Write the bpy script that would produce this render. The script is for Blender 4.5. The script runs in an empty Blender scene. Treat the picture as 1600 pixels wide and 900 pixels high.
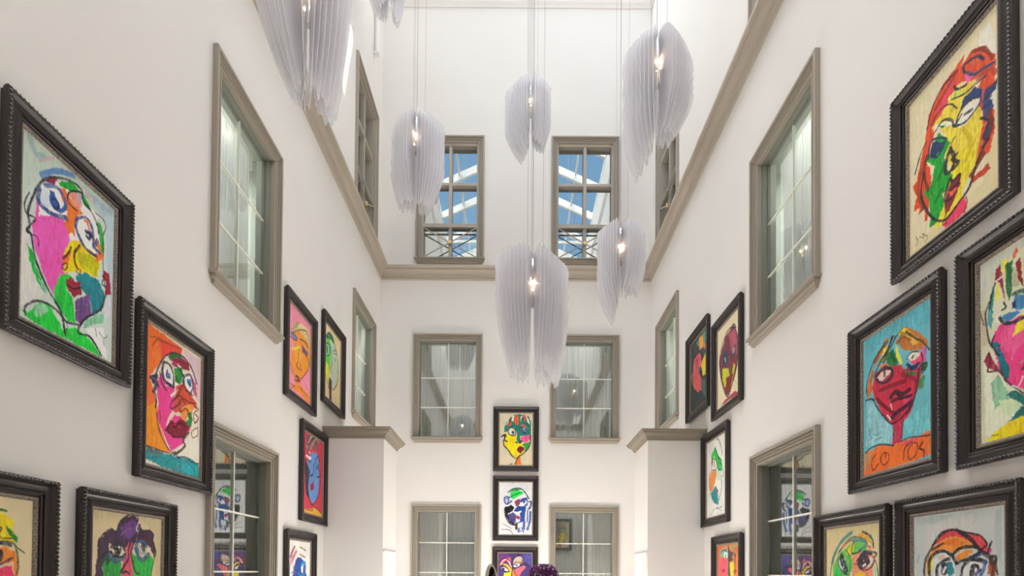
import bpy, math, random
import numpy as np
from mathutils import Matrix, Vector

random.seed(7)
PI = math.pi
SC = bpy.context.scene
COL = SC.collection

# ---------------------------------------------------------------- layout (metres)
XL, XR, YB, YR = -2.901, 2.855, 11.07, -0.35      # inner faces of the four walls
ZE = 15.2                                          # eaves of the skylight
ZRIDGE = 16.6
EYE = 1.6

# ---------------------------------------------------------------- materials
def srgb(h):
    r = []
    for i in (0, 2, 4):
        c = int(h[i:i + 2], 16) / 255
        r.append(c / 12.92 if c < .04045 else ((c + .055) / 1.055) ** 2.4)
    return (*r, 1)

def new_mat(name):
    m = bpy.data.materials.new(name)
    m.use_nodes = True
    nt = m.node_tree
    nt.nodes.clear()
    out = nt.nodes.new('ShaderNodeOutputMaterial')
    return m, nt, out

def bsdf(nt, out, **kw):
    b = nt.nodes.new('ShaderNodeBsdfPrincipled')
    for k, v in kw.items():
        b.inputs[k].default_value = v
    nt.links.new(b.outputs[0], out.inputs[0])
    return b

def noise(nt, scale, detail=3, coord='Object', vec=None):
    n = nt.nodes.new('ShaderNodeTexNoise')
    n.inputs['Scale'].default_value = scale
    n.inputs['Detail'].default_value = detail
    tc = nt.nodes.new('ShaderNodeTexCoord')
    if vec:
        mp = nt.nodes.new('ShaderNodeMapping')
        mp.inputs['Scale'].default_value = vec
        nt.links.new(tc.outputs[coord], mp.inputs[0])
        nt.links.new(mp.outputs[0], n.inputs['Vector'])
    else:
        nt.links.new(tc.outputs[coord], n.inputs['Vector'])
    return n

def paint_mat(name, col, rough=.6, var=.05, scale=1.3, bump=.0, bscale=60, spec=.5, metallic=0, coat=0):
    m, nt, out = new_mat(name)
    b = bsdf(nt, out, Roughness=rough, Metallic=metallic)
    b.inputs['Specular IOR Level'].default_value = spec
    b.inputs['Coat Weight'].default_value = coat
    n = noise(nt, scale)
    r = nt.nodes.new('ShaderNodeValToRGB')
    c = srgb(col) if isinstance(col, str) else col
    r.color_ramp.elements[0].position = .3
    r.color_ramp.elements[1].position = .7
    r.color_ramp.elements[0].color = tuple(x * (1 - var) for x in c[:3]) + (1,)
    r.color_ramp.elements[1].color = tuple(min(1, x * (1 + var)) for x in c[:3]) + (1,)
    nt.links.new(n.outputs['Fac'], r.inputs[0])
    nt.links.new(r.outputs[0], b.inputs['Base Color'])
    if bump:
        n2 = noise(nt, bscale, 2)
        bp = nt.nodes.new('ShaderNodeBump')
        bp.inputs['Strength'].default_value = bump
        bp.inputs['Distance'].default_value = .004
        nt.links.new(n2.outputs['Fac'], bp.inputs['Height'])
        nt.links.new(bp.outputs[0], b.inputs['Normal'])
    return m

M = {}
M['wall'] = paint_mat('warm_white_plaster', (.80, .776, .75, 1), .85, .012, .6, .12, 90, .25)
M['trim'] = paint_mat('taupe_trim_paint', (.37, .325, .27, 1), .5, .01, 1, 0, 60, .4)
M['cornice'] = paint_mat('cornice_paint', (.50, .44, .37, 1), .5, .01, 1, 0, 60, .4)
M['capital'] = paint_mat('shaded_capital_paint', (.25, .215, .17, 1), .5, .03, 2, 0, 60, .4)  # darker than the trim: underside shade is put into this colour
M['sash'] = paint_mat('grey_green_sash_paint', (.24, .25, .21, 1), .45, .04, 3)
M['sash_light'] = paint_mat('stone_sash_paint', (.44, .40, .34, 1), .5, .03, 3)
M['muntin'] = paint_mat('cream_muntin', (.90, .90, .80, 1), .5, .02, 3)
M['white'] = paint_mat('white_enamel', (.82, .82, .80, 1), .45, .02, 2)
M['floor'] = paint_mat('pale_stone_floor', (.46, .43, .39, 1), .35, .06, 1.2)
M['frame'] = paint_mat('dark_bronze_frame', (.027, .019, .019, 1), .30, .03, 2, 0, 120, .5)
M['rope'] = paint_mat('dark_bronze_rope', (.045, .034, .032, 1), .25, .2, 20, 0, 60, .8)
M['railing'] = paint_mat('painted_iron_railing', (.42, .39, .35, 1), .45, .03, 3)
M['brass'] = paint_mat('brass_rosette', (.75, .52, .25, 1), .3, .05, 5, metallic=1)
M['chrome'] = paint_mat('chrome_holder', (.5, .5, .5, 1), .2, .05, 5, metallic=1)
M['wire'] = paint_mat('steel_wire', (.38, .37, .36, 1), .4, .05, 5, metallic=.3)
M['rock'] = paint_mat('grey_rock_shell', (.30, .27, .23, 1), .8, .3, 14, .8, 30)

# beaded linen liner inside the picture frames
m, nt, out = new_mat('beaded_taupe_liner')
b = bsdf(nt, out, Roughness=.5)
v = nt.nodes.new('ShaderNodeTexVoronoi'); v.inputs['Scale'].default_value = 130
tc = nt.nodes.new('ShaderNodeTexCoord'); nt.links.new(tc.outputs['Object'], v.inputs['Vector'])
r = nt.nodes.new('ShaderNodeValToRGB')
r.color_ramp.elements[0].color = (.36, .30, .24, 1); r.color_ramp.elements[1].color = (.12, .09, .07, 1)
r.color_ramp.elements[0].position = .25; r.color_ramp.elements[1].position = .75
nt.links.new(v.outputs['Distance'], r.inputs[0]); nt.links.new(r.outputs[0], b.inputs['Base Color'])
M['liner'] = m

# painted canvas: pigment stored per point of the canvas, brushed sheen on top
m, nt, out = new_mat('painted_canvas')
b = bsdf(nt, out, Roughness=.5)
b.inputs['Specular IOR Level'].default_value = .35
at = nt.nodes.new('ShaderNodeAttribute'); at.attribute_name = 'pigment'
nt.links.new(at.outputs['Color'], b.inputs['Base Color'])
n = noise(nt, 90, 3, vec=(1, 1, .5))
bp = nt.nodes.new('ShaderNodeBump'); bp.inputs['Strength'].default_value = .25; bp.inputs['Distance'].default_value = .002
nt.links.new(n.outputs['Fac'], bp.inputs['Height']); nt.links.new(bp.outputs[0], b.inputs['Normal'])
M['canvas'] = m

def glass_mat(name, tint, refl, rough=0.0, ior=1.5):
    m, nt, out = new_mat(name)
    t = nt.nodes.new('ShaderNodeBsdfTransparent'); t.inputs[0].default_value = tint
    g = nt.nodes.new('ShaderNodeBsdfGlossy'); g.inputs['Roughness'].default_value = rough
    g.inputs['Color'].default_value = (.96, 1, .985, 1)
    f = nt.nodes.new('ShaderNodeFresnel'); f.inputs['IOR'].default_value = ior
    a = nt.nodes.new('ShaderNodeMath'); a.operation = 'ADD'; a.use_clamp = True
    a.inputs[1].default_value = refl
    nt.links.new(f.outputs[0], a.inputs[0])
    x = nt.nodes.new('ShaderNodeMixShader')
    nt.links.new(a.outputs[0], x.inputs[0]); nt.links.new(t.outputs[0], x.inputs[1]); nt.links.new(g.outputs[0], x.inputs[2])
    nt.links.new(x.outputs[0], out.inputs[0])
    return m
M['glass'] = glass_mat('coated_window_glass', (.89, .92, .89, 1), .30)
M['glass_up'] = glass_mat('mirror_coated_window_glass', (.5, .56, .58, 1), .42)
M['glass_roof'] = glass_mat('clear_roof_glass', (.94, .96, .97, 1), .0, 0.0, 1.12)
M['blade_edge'] = paint_mat('bright_blade_edge', (.95, .95, .96, 1), .4, .01, 3)  # opaque white puts the glow of lit blade edges into the colour
M['tube'] = glass_mat('clear_lamp_tube', (.85, .86, .9, 1), .12, .05)

# translucent polycarbonate blades of the pendants
m, nt, out = new_mat('translucent_polycarbonate')
d = nt.nodes.new('ShaderNodeBsdfDiffuse'); d.inputs[0].default_value = (.955, .95, .962, 1)
tl = nt.nodes.new('ShaderNodeBsdfTranslucent'); tl.inputs[0].default_value = (.955, .95, .962, 1)
tr = nt.nodes.new('ShaderNodeBsdfTransparent'); tr.inputs[0].default_value = (.985, .985, 1, 1)
gl = nt.nodes.new('ShaderNodeBsdfGlossy'); gl.inputs['Roughness'].default_value = .25
a1 = nt.nodes.new('ShaderNodeMixShader'); a1.inputs[0].default_value = .5
a2 = nt.nodes.new('ShaderNodeMixShader'); a2.inputs[0].default_value = .06
a3 = nt.nodes.new('ShaderNodeMixShader'); a3.inputs[0].default_value = .50
nt.links.new(d.outputs[0], a1.inputs[1]); nt.links.new(tl.outputs[0], a1.inputs[2])
nt.links.new(a1.outputs[0], a2.inputs[1]); nt.links.new(gl.outputs[0], a2.inputs[2])
nt.links.new(a2.outputs[0], a3.inputs[1]); nt.links.new(tr.outputs[0], a3.inputs[2])
nt.links.new(a3.outputs[0], out.inputs[0])
M['blade'] = m

# sheer curtain
m, nt, out = new_mat('sheer_curtain')
d = nt.nodes.new('ShaderNodeBsdfDiffuse'); tl = nt.nodes.new('ShaderNodeBsdfTranslucent')
n = noise(nt, 9, 2, vec=(6, 1, .02))
r = nt.nodes.new('ShaderNodeValToRGB')
r.color_ramp.elements[0].color = (.62, .65, .62, 1); r.color_ramp.elements[1].color = (.86, .87, .83, 1)
nt.links.new(n.outputs['Fac'], r.inputs[0])
nt.links.new(r.outputs[0], d.inputs[0]); nt.links.new(r.outputs[0], tl.inputs[0])
tr = nt.nodes.new('ShaderNodeBsdfTransparent')
a1 = nt.nodes.new('ShaderNodeMixShader'); a1.inputs[0].default_value = .3
a2 = nt.nodes.new('ShaderNodeMixShader'); a2.inputs[0].default_value = .12
nt.links.new(d.outputs[0], a1.inputs[1]); nt.links.new(tl.outputs[0], a1.inputs[2])
nt.links.new(a1.outputs[0], a2.inputs[1]); nt.links.new(tr.outputs[0], a2.inputs[2]); nt.links.new(a2.outputs[0], out.inputs[0])
M['curtain'] = m
M['room'] = paint_mat('dim_guest_room', (.50, .53, .49, 1), .8, .05, 1)

def emit_mat(name, col, s):
    m, nt, out = new_mat(name)
    e = nt.nodes.new('ShaderNodeEmission'); e.inputs[0].default_value = col; e.inputs[1].default_value = s
    nt.links.new(e.outputs[0], out.inputs[0]); return m
M['bulb'] = emit_mat('lit_bulb', (1, .72, .45, 1), 14)

# amethyst crystals
m, nt, out = new_mat('amethyst_crystal')
b = bsdf(nt, out, Roughness=.18)
v = nt.nodes.new('ShaderNodeTexVoronoi'); v.inputs['Scale'].default_value = 85
tc = nt.nodes.new('ShaderNodeTexCoord'); nt.links.new(tc.outputs['Object'], v.inputs['Vector'])
r = nt.nodes.new('ShaderNodeValToRGB')
r.color_ramp.elements[0].color = (.10, .012, .10, 1); r.color_ramp.elements[1].color = (.25, .06, .22, 1)
e = r.color_ramp.elements.new(.86); e.color = (.22, .06, .22, 1)
e = r.color_ramp.elements.new(.93); e.color = (.85, .8, .85, 1)  # near-white cells: crystal glints put into the colour
sep = nt.nodes.new('ShaderNodeSeparateColor'); nt.links.new(v.outputs['Color'], sep.inputs[0])
nt.links.new(sep.outputs[0], r.inputs[0]); nt.links.new(r.outputs[0], b.inputs['Base Color'])
M['amethyst'] = m
M['agate_rim'] = paint_mat('pale_agate_rim', (.62, .55, .45, 1), .5, .25, 25, .4, 60)
M['agate_core'] = paint_mat('dark_brown_quartz', (.05, .022, .010, 1), .15, .8, 30, .8, 60, .8)

# ---------------------------------------------------------------- object helpers
def link(name, me, parent=None, mat=None, kind=None, smooth=False):
    o = bpy.data.objects.new(name, me)
    COL.objects.link(o)
    if parent: o.parent = parent
    if mat and not me.materials: me.materials.append(M[mat])
    if kind: o['kind'] = kind
    if smooth:
        me.polygons.foreach_set('use_smooth', [True] * len(me.polygons))
    return o

def empty(name, loc, rz=0, kind=None, label=None, cat=None, group=None):
    o = bpy.data.objects.new(name, None)
    COL.objects.link(o)
    o.location = loc; o.rotation_euler = (0, 0, rz); o.empty_display_size = .1
    tag(o, label, cat, group, kind)
    return o

def tag(o, label=None, cat=None, group=None, kind=None):
    if label: o['label'] = label
    if cat: o['category'] = cat
    if group: o['group'] = group
    if kind: o['kind'] = kind
    return o

class MB:
    def __init__(s): s.v = []; s.f = []
    def box(s, x0, x1, y0, y1, z0, z1):
        b = len(s.v)
        s.v += [(x, y, z) for z in (z0, z1) for y in (y0, y1) for x in (x0, x1)]
        s.f += [tuple(b + i for i in q) for q in ((0, 2, 3, 1), (4, 5, 7, 6), (0, 1, 5, 4), (2, 6, 7, 3), (0, 4, 6, 2), (1, 3, 7, 5))]
        return s
    def quad(s, a, b, c, d):
        n = len(s.v); s.v += [a, b, c, d]; s.f.append((n, n + 1, n + 2, n + 3)); return s
    def bar(s, p, q, w, h, up=(0, 0, 1)):
        p, q = Vector(p), Vector(q); d = (q - p).normalized()
        a = d.cross(Vector(up)).normalized() * w / 2; c = a.cross(d).normalized() * h / 2
        n = len(s.v)
        for e in (p, q):
            s.v += [tuple(e + a + c), tuple(e - a + c), tuple(e - a - c), tuple(e + a - c)]
        s.f += [(n, n + 1, n + 2, n + 3), (n + 7, n + 6, n + 5, n + 4)] + [(n + i, n + 4 + i, n + 4 + (i + 1) % 4, n + (i + 1) % 4) for i in range(4)]
        return s
    def tube(s, p, q, r, k=8, r2=None):
        p, q = Vector(p), Vector(q); d = (q - p).normalized()
        u = Vector((1, 0, 0)) if abs(d.x) < .9 else Vector((0, 1, 0))
        a = d.cross(u).normalized(); c = d.cross(a); n = len(s.v)
        for e, rr in ((p, r), (q, r if r2 is None else r2)):
            for i in range(k):
                t = 2 * PI * i / k
                s.v.append(tuple(e + a * math.cos(t) * rr + c * math.sin(t) * rr))
        s.f += [(n + i, n + (i + 1) % k, n + k + (i + 1) % k, n + k + i) for i in range(k)]
        s.f += [tuple(n + i for i in reversed(range(k))), tuple(n + k + i for i in range(k))]
        return s
    def lathe(s, prof, cx=0, cy=0, k=16):
        n = len(s.v)
        for r, z in prof:
            for i in range(k):
                t = 2 * PI * i / k
                s.v.append((cx + r * math.cos(t), cy + r * math.sin(t), z))
        for j in range(len(prof) - 1):
            s.f += [(n + j * k + i, n + j * k + (i + 1) % k, n + (j + 1) * k + (i + 1) % k, n + (j + 1) * k + i) for i in range(k)]
        return s
    def sweep_rect(s, prof, x0, x1, z0, z1):
        """profile points (d inward from the rectangle's edge, w out of the wall), mitred round a rectangle"""
        n = len(s.v); k = len(prof)
        for cx, cz, sx, sz in ((x0, z0, 1, 1), (x1, z0, -1, 1), (x1, z1, -1, -1), (x0, z1, 1, -1)):
            s.v += [(cx + sx * d, -w, cz + sz * d) for d, w in prof]
        for i in range(4):
            a, b = n + i * k, n + ((i + 1) % 4) * k
            s.f += [(a + j, b + j, b + j + 1, a + j + 1) for j in range(k - 1)]
        return s
    def sweep_path(s, prof, path, dirs):
        """profile (out, z) along plan points path; dirs = outward offset per unit of 'out' at each point"""
        n = len(s.v); k = len(prof)
        for (px, py), (dx, dy) in zip(path, dirs):
            s.v += [(px + dx * o, py + dy * o, z) for o, z in prof]
        for i in range(len(path) - 1):
            a, b = n + i * k, n + (i + 1) * k
            s.f += [(a + j, b + j, b + j + 1, a + j + 1) for j in range(k - 1)]
        return s
    def mesh(s, name):
        me = bpy.data.meshes.new(name); me.from_pydata(s.v, [], s.f); me.validate(); me.update(); return me
    def build(s, name, mat, parent=None, kind=None, smooth=False):
        return link(name, s.mesh(name), parent, mat, kind, smooth)
SKY = 2.9
EXPO = 1.52
SUN = 6.0
FILL = 26.0
GLOW = 12.0
ART = {
'L1': ('c3cfc8', '''b9c9bd 0 9,-7 995,-9 975,316 854,124 575,66 298,99 160,187 20,344
a9c0c9 0 573,32 1000,3 1007,136 872,126 710,77
b5cad3 0 888,92 1000,17 996,681 935,607
d5d3cf 0 -2,677 33,338 101,639 234,815 11,948
97b1b0 19 56,1 113,82 209,52
bfaab0 8 156,101 294,15
9fb4bd 20 641,63 778,48 941,42
5480b5 17 180,170 283,98 385,50 500,18
d9b9b4 15 607,43 675,57 710,77
f2f0ec 0 150,255 344,128 577,91 783,135 877,224 866,356 628,444 433,382 144,417
ef55b0 0 133,334 167,331 157,403 310,332 430,316 473,400 475,585 380,834 318,772 213,678 133,611 100,482 124,425
ef55b0 0 139,593 453,467 414,615 364,814 304,776 206,688
8a1c3c 0 209,185 257,147 343,107 302,167
12a52b 0 344,124 479,62 592,76 610,94 466,123 375,139
14a52f 0 593,84 625,79 713,129 645,140 594,118
f4701c 0 368,150 412,130 501,184 615,188 537,255 524,312 535,376 494,357 464,386 415,338 450,257 378,204
e08a78 0 452,146 529,104 596,144 582,193 501,184
b4a2b4 0 536,92 585,88 605,157 563,141
f4701c 0 616,222 683,212 739,288 809,287 865,320 831,369 775,318 723,312
2aa23c 0 784,153 848,181 879,260 866,356 829,325 815,231
cdd6e2 0 170,254 246,213 286,293 237,330 187,319
2d56a0 0 260,214 303,203 366,259 375,288 309,308 256,273
f0eeee 0 586,269 650,226 721,285 776,336 725,364 623,341
e8c300 0 466,419 559,375 692,376 796,382 834,422 803,506 506,583 430,626 400,620 442,563 417,514
b9b800 0 579,436 728,407 834,422 786,512 632,521 557,487
f4701c 0 410,525 500,466 473,552 405,585
f4701c 0 778,371 865,329 850,389 764,430
12c23a 0 386,650 476,610 539,614 450,703 514,733 550,816 561,873 475,889 336,831 317,763
0d7f8c 0 547,603 666,531 822,526 898,592 858,704 747,765 717,677 622,646
6f4684 0 546,732 706,645 739,768 617,860 561,864
9c1c38 0 447,658 492,613 540,631 604,609 624,672 529,728 457,701
9a1c3a 0 871,445 944,429 967,504 970,559 898,601 911,505 864,484
12c63a 0 12,963 89,948 181,872 279,857 400,928 417,956 554,900 756,931 865,993 777,997 344,993 105,997
8cc79c 0 128,912 236,855 280,889 171,954
12b63a 0 45,589 99,608 158,697 231,768 205,800 118,719
7cc79a 0 174,739 245,763 261,798 205,800
7cb895 0 681,811 886,705 889,768 651,872
e4e6e2 0 668,868 891,804 938,993 756,923
d6d2de 0 917,613 970,568 977,687 888,750
2a2230 8 117,293 182,201 285,130 417,78 526,54 600,64 611,111 713,138 786,188 806,234
2a2230 4 765,125 854,124 892,163 860,231 866,356 871,445 894,529 916,595
2a2230 8 117,293 63,419 80,490 55,531 95,531 127,629 186,703 275,778 365,830 413,874 448,973
2a2230 5 71,314 29,394 51,439 117,428 125,444 93,477 49,533 149,525 165,567
2d4a86 15 163,249 153,318 210,341 310,332 429,299
35559a 12 217,209 331,166 408,191 425,234 367,291
1c2a5e 8 291,250 335,239 358,262 323,294 293,290
23407e 12 552,248 539,305 590,354 659,389 779,388
2d4a86 10 552,248 649,200 718,225 738,279 742,349
1f2c58 13 661,283 712,280 689,316 663,308
2d4a86 12 791,285 759,342 830,351
2a2230 6 592,76 513,102 452,146 454,196 550,206
4a2a10 7 491,444 469,486 411,541
4a2a10 5 398,587 442,559 458,574 429,601 398,600
3a2a20 8 585,399 531,463 534,513 568,544
4a3a10 5 560,547 600,541 586,572 553,566
2a1620 5 456,676 527,678 606,643
2a1620 4 874,499 858,532 913,541
3a2a34 8 58,980 56,935 153,873 264,854 367,863 460,894 585,874
2a2230 8 898,601 849,698 681,803 602,878 596,923 720,906 809,944 865,984
3a343c 3 412,866 468,908 462,943
3a343c 3 786,834 806,882
3a343c 3 839,846 894,867 939,836
3a343c 3 895,876 897,912'''),
'L2': ('dcd2c0', '''f26a22 0 0,4 617,22 593,85 527,86 296,164 198,253 57,377 168,533 211,670 305,766 421,877 175,879 10,873 -9,356
e8483a 0 167,53 598,23 602,68 382,121 245,184
f68a1c 0 8,605 168,533 251,737 384,867 226,880 9,866
d6bcc4 0 636,17 986,22 997,377 910,361 805,112 681,79
b4506c 0 770,183 899,235 930,349 866,337
16904a 0 348,152 471,99 622,78 567,114 386,172
9c2242 0 386,172 604,97 743,111 768,168 630,183 533,160
ee3c8c 0 253,298 174,387 180,473 201,526 184,645 285,732 438,860 583,794 697,747 673,696 429,740 319,712 383,612 433,558 523,512 479,436 491,351 330,384
ee3c8c 0 405,190 551,148 534,182 444,218
ee3c8c 0 319,712 471,566 681,561 809,635 541,738
1a9038 0 463,221 610,173 635,244 583,316 489,321
c64a36 0 510,347 658,285 826,361 913,393 917,440 792,447 601,528 470,552
ee8a3c 0 599,513 830,408 875,448 721,554 747,629 671,672 625,586
e8c8b0 0 423,658 452,555 506,538 489,563
e4dcd0 0 406,436 549,362 513,392 425,447
8c1c38 0 319,712 438,617 495,631 604,574 663,580 806,604 675,719 485,747
1a8a44 0 727,514 815,475 843,550 807,619 764,595 704,589 760,548
e4dccc 0 696,739 951,580 1020,866 790,894 532,863
1a8c94 0 4,902 314,891 571,881 787,862 988,878 1001,1017 449,1003 1,973
5a6a6e 0 10,880 331,881 229,916 29,913
22a0a8 0 632,912 980,904 965,988 637,982
e0d8dc 0 285,254 373,242 450,292 445,353 345,351 290,319
3f78b0 0 339,272 392,260 404,294 360,311
dfe0e0 0 674,235 772,214 840,279 823,330 721,319
3f78b0 0 714,235 794,225 809,285 738,284
252c50 14 274,228 262,296 310,351 455,362
252c50 11 291,213 388,209 457,268 464,356
1c2140 9 347,262 333,310 396,307
252c50 12 653,224 660,300 722,334 825,345
3a4a80 9 692,216 791,194 838,263 803,334
1c2140 11 736,261 778,284
4a1a34 9 139,366 184,285 296,172 453,104 622,85 764,114 850,165 919,230
8c2242 8 421,164 566,107 725,131 669,175
262850 15 74,380 171,345 108,401 175,402 113,472
2a2030 9 147,479 168,533 154,578
343050 6 173,604 205,700 289,790 419,854 494,867
343050 4 223,595 243,635 229,682
4a2a30 8 621,309 552,399 445,473 413,532 522,497 630,415
8c2a24 8 594,452 649,411 790,416 913,393
8c2a24 7 873,424 959,433 878,479 965,505 885,559 858,491
7a3028 5 951,584 830,640 854,684 956,645 951,588
4c4030 11 770,657 656,737 699,770 624,820 495,875
4a1630 6 319,712 503,736 673,703
2a2c40 6 422,892 512,850 552,883 610,884
2a4048 6 571,881 726,862 830,881 977,880
2a3040 6 10,876 175,876 421,877
1c5a68 4 770,904 876,932 920,960
8c4a20 6 90,143 169,81 306,67 561,40
16703c 15 384,150 491,110 585,102
8c1a3c 11 441,182 569,136 685,125
1c4c34 11 478,188 574,196 634,229
104c30 11 504,272 544,302
a83028 9 548,354 661,316 784,353
7a2420 8 481,459 590,399 671,438
e8a050 11 636,491 752,454 837,487
6a2018 7 601,528 714,477 801,541
c81c50 9 335,694 477,641 610,643
4a1428 9 353,699 440,640 497,661 607,605 687,623
24284c 8 219,306 250,371 332,413
303a5c 6 184,285 154,349 211,423
2a5068 6 620,293 655,247 712,212
f0e8e0 6 694,231 773,222
8c4a20 5 46,92 168,67 377,56
1a7070 5 32,962 264,927 391,956'''),
'L3': ('d9c9a2', '''f4d01c 0 536,114 611,69 691,78 766,93 835,115 819,157 866,228 796,231 680,225 540,221
b4d020 0 536,114 692,104 726,132 614,168
f4862c 0 618,277 747,258 850,281 879,344 881,407 855,407 835,334 701,355
ee3060 0 545,366 702,366 827,354 846,406 805,458 630,604 552,551
1c8a2c 0 760,155 785,159 874,207 866,228 804,205
3a7020 8 611,69 707,70 765,73
3a5a28 6 721,229 796,231 849,250 878,333
3a5a28 4 849,250 930,285
252c40 11 633,257 697,240 806,246
252c40 14 650,281 723,284 716,325 652,336
2a3a50 8 701,355 766,334 825,313
6a4a18 5 694,154 727,162 711,193 729,213 813,212
2a2a30 4 869,333 879,365 855,407'''),
'L4': ('d4c29a', '''c9ba92 0 -5,-3 993,-1 996,419 922,406 766,53 377,18 39,63
4a3050 0 80,281 87,189 173,136 252,110 310,124 355,54 463,13 551,1 630,37 686,94 795,88 867,115 869,159 915,232 889,288 814,210 584,181 535,242 434,221 221,206 224,272 148,339 51,351
6a3c84 0 368,93 552,24 632,79 557,141 482,174 407,142
5c2a40 0 583,164 797,131 871,208 859,258 772,187 636,162
4a3050 0 145,274 212,272 138,361 164,470 45,468 51,351
1f9a3a 0 148,339 225,294 390,325 394,416 445,474 142,469
1fae3e 0 536,253 668,310 831,271 875,307 837,418 812,479 596,476 515,359
d8506e 0 436,256 483,197 546,183 523,254 539,335 568,417 520,475 420,474 393,394
d9cdb0 0 258,271 315,236 435,233 436,267 401,302 294,293
d9cdb0 0 547,224 637,191 829,222 803,259 707,261 639,239 562,264
1f5a34 0 147,306 223,261 248,316 193,350
2f5f7a 20 224,272 248,299 318,318 401,297 437,273
1b2030 26 315,231 350,241 328,270
2f5f7a 20 599,228 641,287 708,303 789,266
2f6288 15 598,205 636,180 703,177 759,211
3c2a48 15 256,227 325,191 397,205 435,244
1b2030 20 704,207 719,237
1b2030 9 246,260 293,287 389,291 436,267
8a9ea8 8 624,204 664,214 666,256 761,260
2a1a24 6 80,281 87,189 173,136 252,110 305,136 355,60 463,10 576,-7
2a1a24 5 576,-4 623,14 618,56 686,94 810,93 867,122 855,165 916,244 889,294 837,418
e8e4dc 5 631,43 600,92 620,112
3c1c30 9 508,196 485,243 487,301 416,359 393,394 466,388 504,405
3c1c30 8 547,218 524,265 551,323 593,388 646,405
2a1a24 6 51,351 135,285 212,261
7a5a8a 6 382,143 467,105 555,94
f0e8f0 6 350,224 356,229'''),
'L5': ('ee88a2', '''d8c48c 0 91,279 352,131 607,95 808,69 951,129 992,286 748,251 421,246 181,314
a8946a 0 64,302 352,131 477,102 180,299
f4902c 0 152,322 483,212 885,247 993,319 965,524 638,741 395,869 213,818 91,698 84,597 251,479 130,420
f8a040 0 371,448 625,461 505,631 319,614
e8c050 0 23,538 492,384 557,399 195,524
f48a2c 0 304,858 485,835 979,908 915,1015 648,955 53,968 336,896
d07888 0 29,625 93,727 213,818 98,814 10,747
5a80a8 28 96,353 334,349
2c3c70 12 70,391 305,372 364,325 124,330
4a5aa0 25 621,382 856,387
2c3450 11 587,359 823,428 622,414
3c3440 12 488,306 715,277 887,296
5a4a34 9 181,314 482,196 811,135 992,286
5a5230 9 23,538 32,668 210,760 304,858
8c3c34 9 432,447 410,592 353,667 570,663 472,593
6a3028 9 996,385 898,572 514,799
5a2040 22 330,793 451,781 393,839
8a2434 12 303,843 515,814
6a7a40 19 893,443 930,516
7a3a30 6 78,934 278,922 109,978
a44a24 6 395,884 646,910 518,874 911,921
8a5068 5 738,782 806,816 874,834
d8a0a8 9 223,21 112,150
e0b0b0 8 536,-14 605,63'''),
'L6': ('dccb9c', '''1c8048 0 18,175 320,64 550,93 588,158 327,151 82,215
52c43c 0 25,244 264,167 399,264 353,491 246,695 255,803 131,760 33,659 8,389
d4d828 0 51,532 232,532 246,695 193,788 70,732
b8cdbc 0 329,180 587,143 798,286 875,447 785,669 565,797 432,712 484,561 438,357
6a2430 0 305,676 463,706 442,848 454,1009 303,1022 290,863 255,803
a8c8b8 0 89,285 209,254 280,366 133,443
22303c 26 139,300 146,384
1e2c34 10 87,271 271,253 251,387 102,436
1e2c34 11 23,230 196,98 450,74 587,143 762,250 839,410 817,634 566,811 438,794
1e2c34 10 367,258 443,427 389,553 456,609
2c4a4c 9 563,283 728,258 658,215 530,276
2c3c40 17 633,340 668,375
1e2c34 9 36,685 195,814 320,858
7a2434 20 338,704 375,779
8a7850 4 635,895 702,938 770,982'''),
'L7': ('c83248', '''5a88c0 0 185,348 442,198 697,179 804,301 841,546 741,757 509,874 298,798 195,642 289,504
3c3a48 0 66,323 321,457 240,679 343,835 142,771 64,533
7a5060 0 98,60 404,-43 753,-40 737,150 435,154 167,243
d8a840 0 64,959 399,935 554,902 992,957 998,1001 110,1016
901f30 0 348,624 502,575 558,666 362,708
c8b8a0 11 157,180 411,1 757,-17
c0a070 11 355,168 584,15 763,29
2a2c40 11 191,152 418,45 619,-38
d8d8e0 17 137,291 375,297 283,224
20304c 11 181,327 343,346 412,269 247,252
26507c 13 583,288 747,217 807,323 642,391 583,288
1c2c48 11 720,335 872,452 701,496
20203c 11 507,344 487,478 331,520
202844 11 192,621 298,798 469,877 781,731 882,519
7a4a20 9 136,954 481,949 551,881 992,957'''),
'L8': ('dcdcd6', '''b05a78 0 67,195 162,113 261,63 288,82 190,152 119,234 73,308
c87088 0 167,193 342,122 395,127 244,219 147,301
1f4aa0 0 297,245 425,195 615,213 784,253 762,353 851,424 830,567 193,689 83,487 226,354
2492c8 0 537,284 671,240 757,274 621,325 569,388
ececec 0 566,325 674,282 652,388 597,388
ececec 0 153,408 325,286 251,340 179,421
8a2440 10 67,195 163,120 275,69
8a2440 7 97,288 192,193 341,108
8c4a50 10 498,73 663,92 777,110
8c4048 11 503,159 640,177 753,196
1f3c80 10 60,288 55,421 111,554
1c3c90 14 349,258 275,327 435,381 306,422
1c3c90 11 757,260 789,338 680,395 769,495
1c90a8 10 435,388 571,423 764,395
2a2030 8 223,300 201,367 127,394'''),
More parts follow.
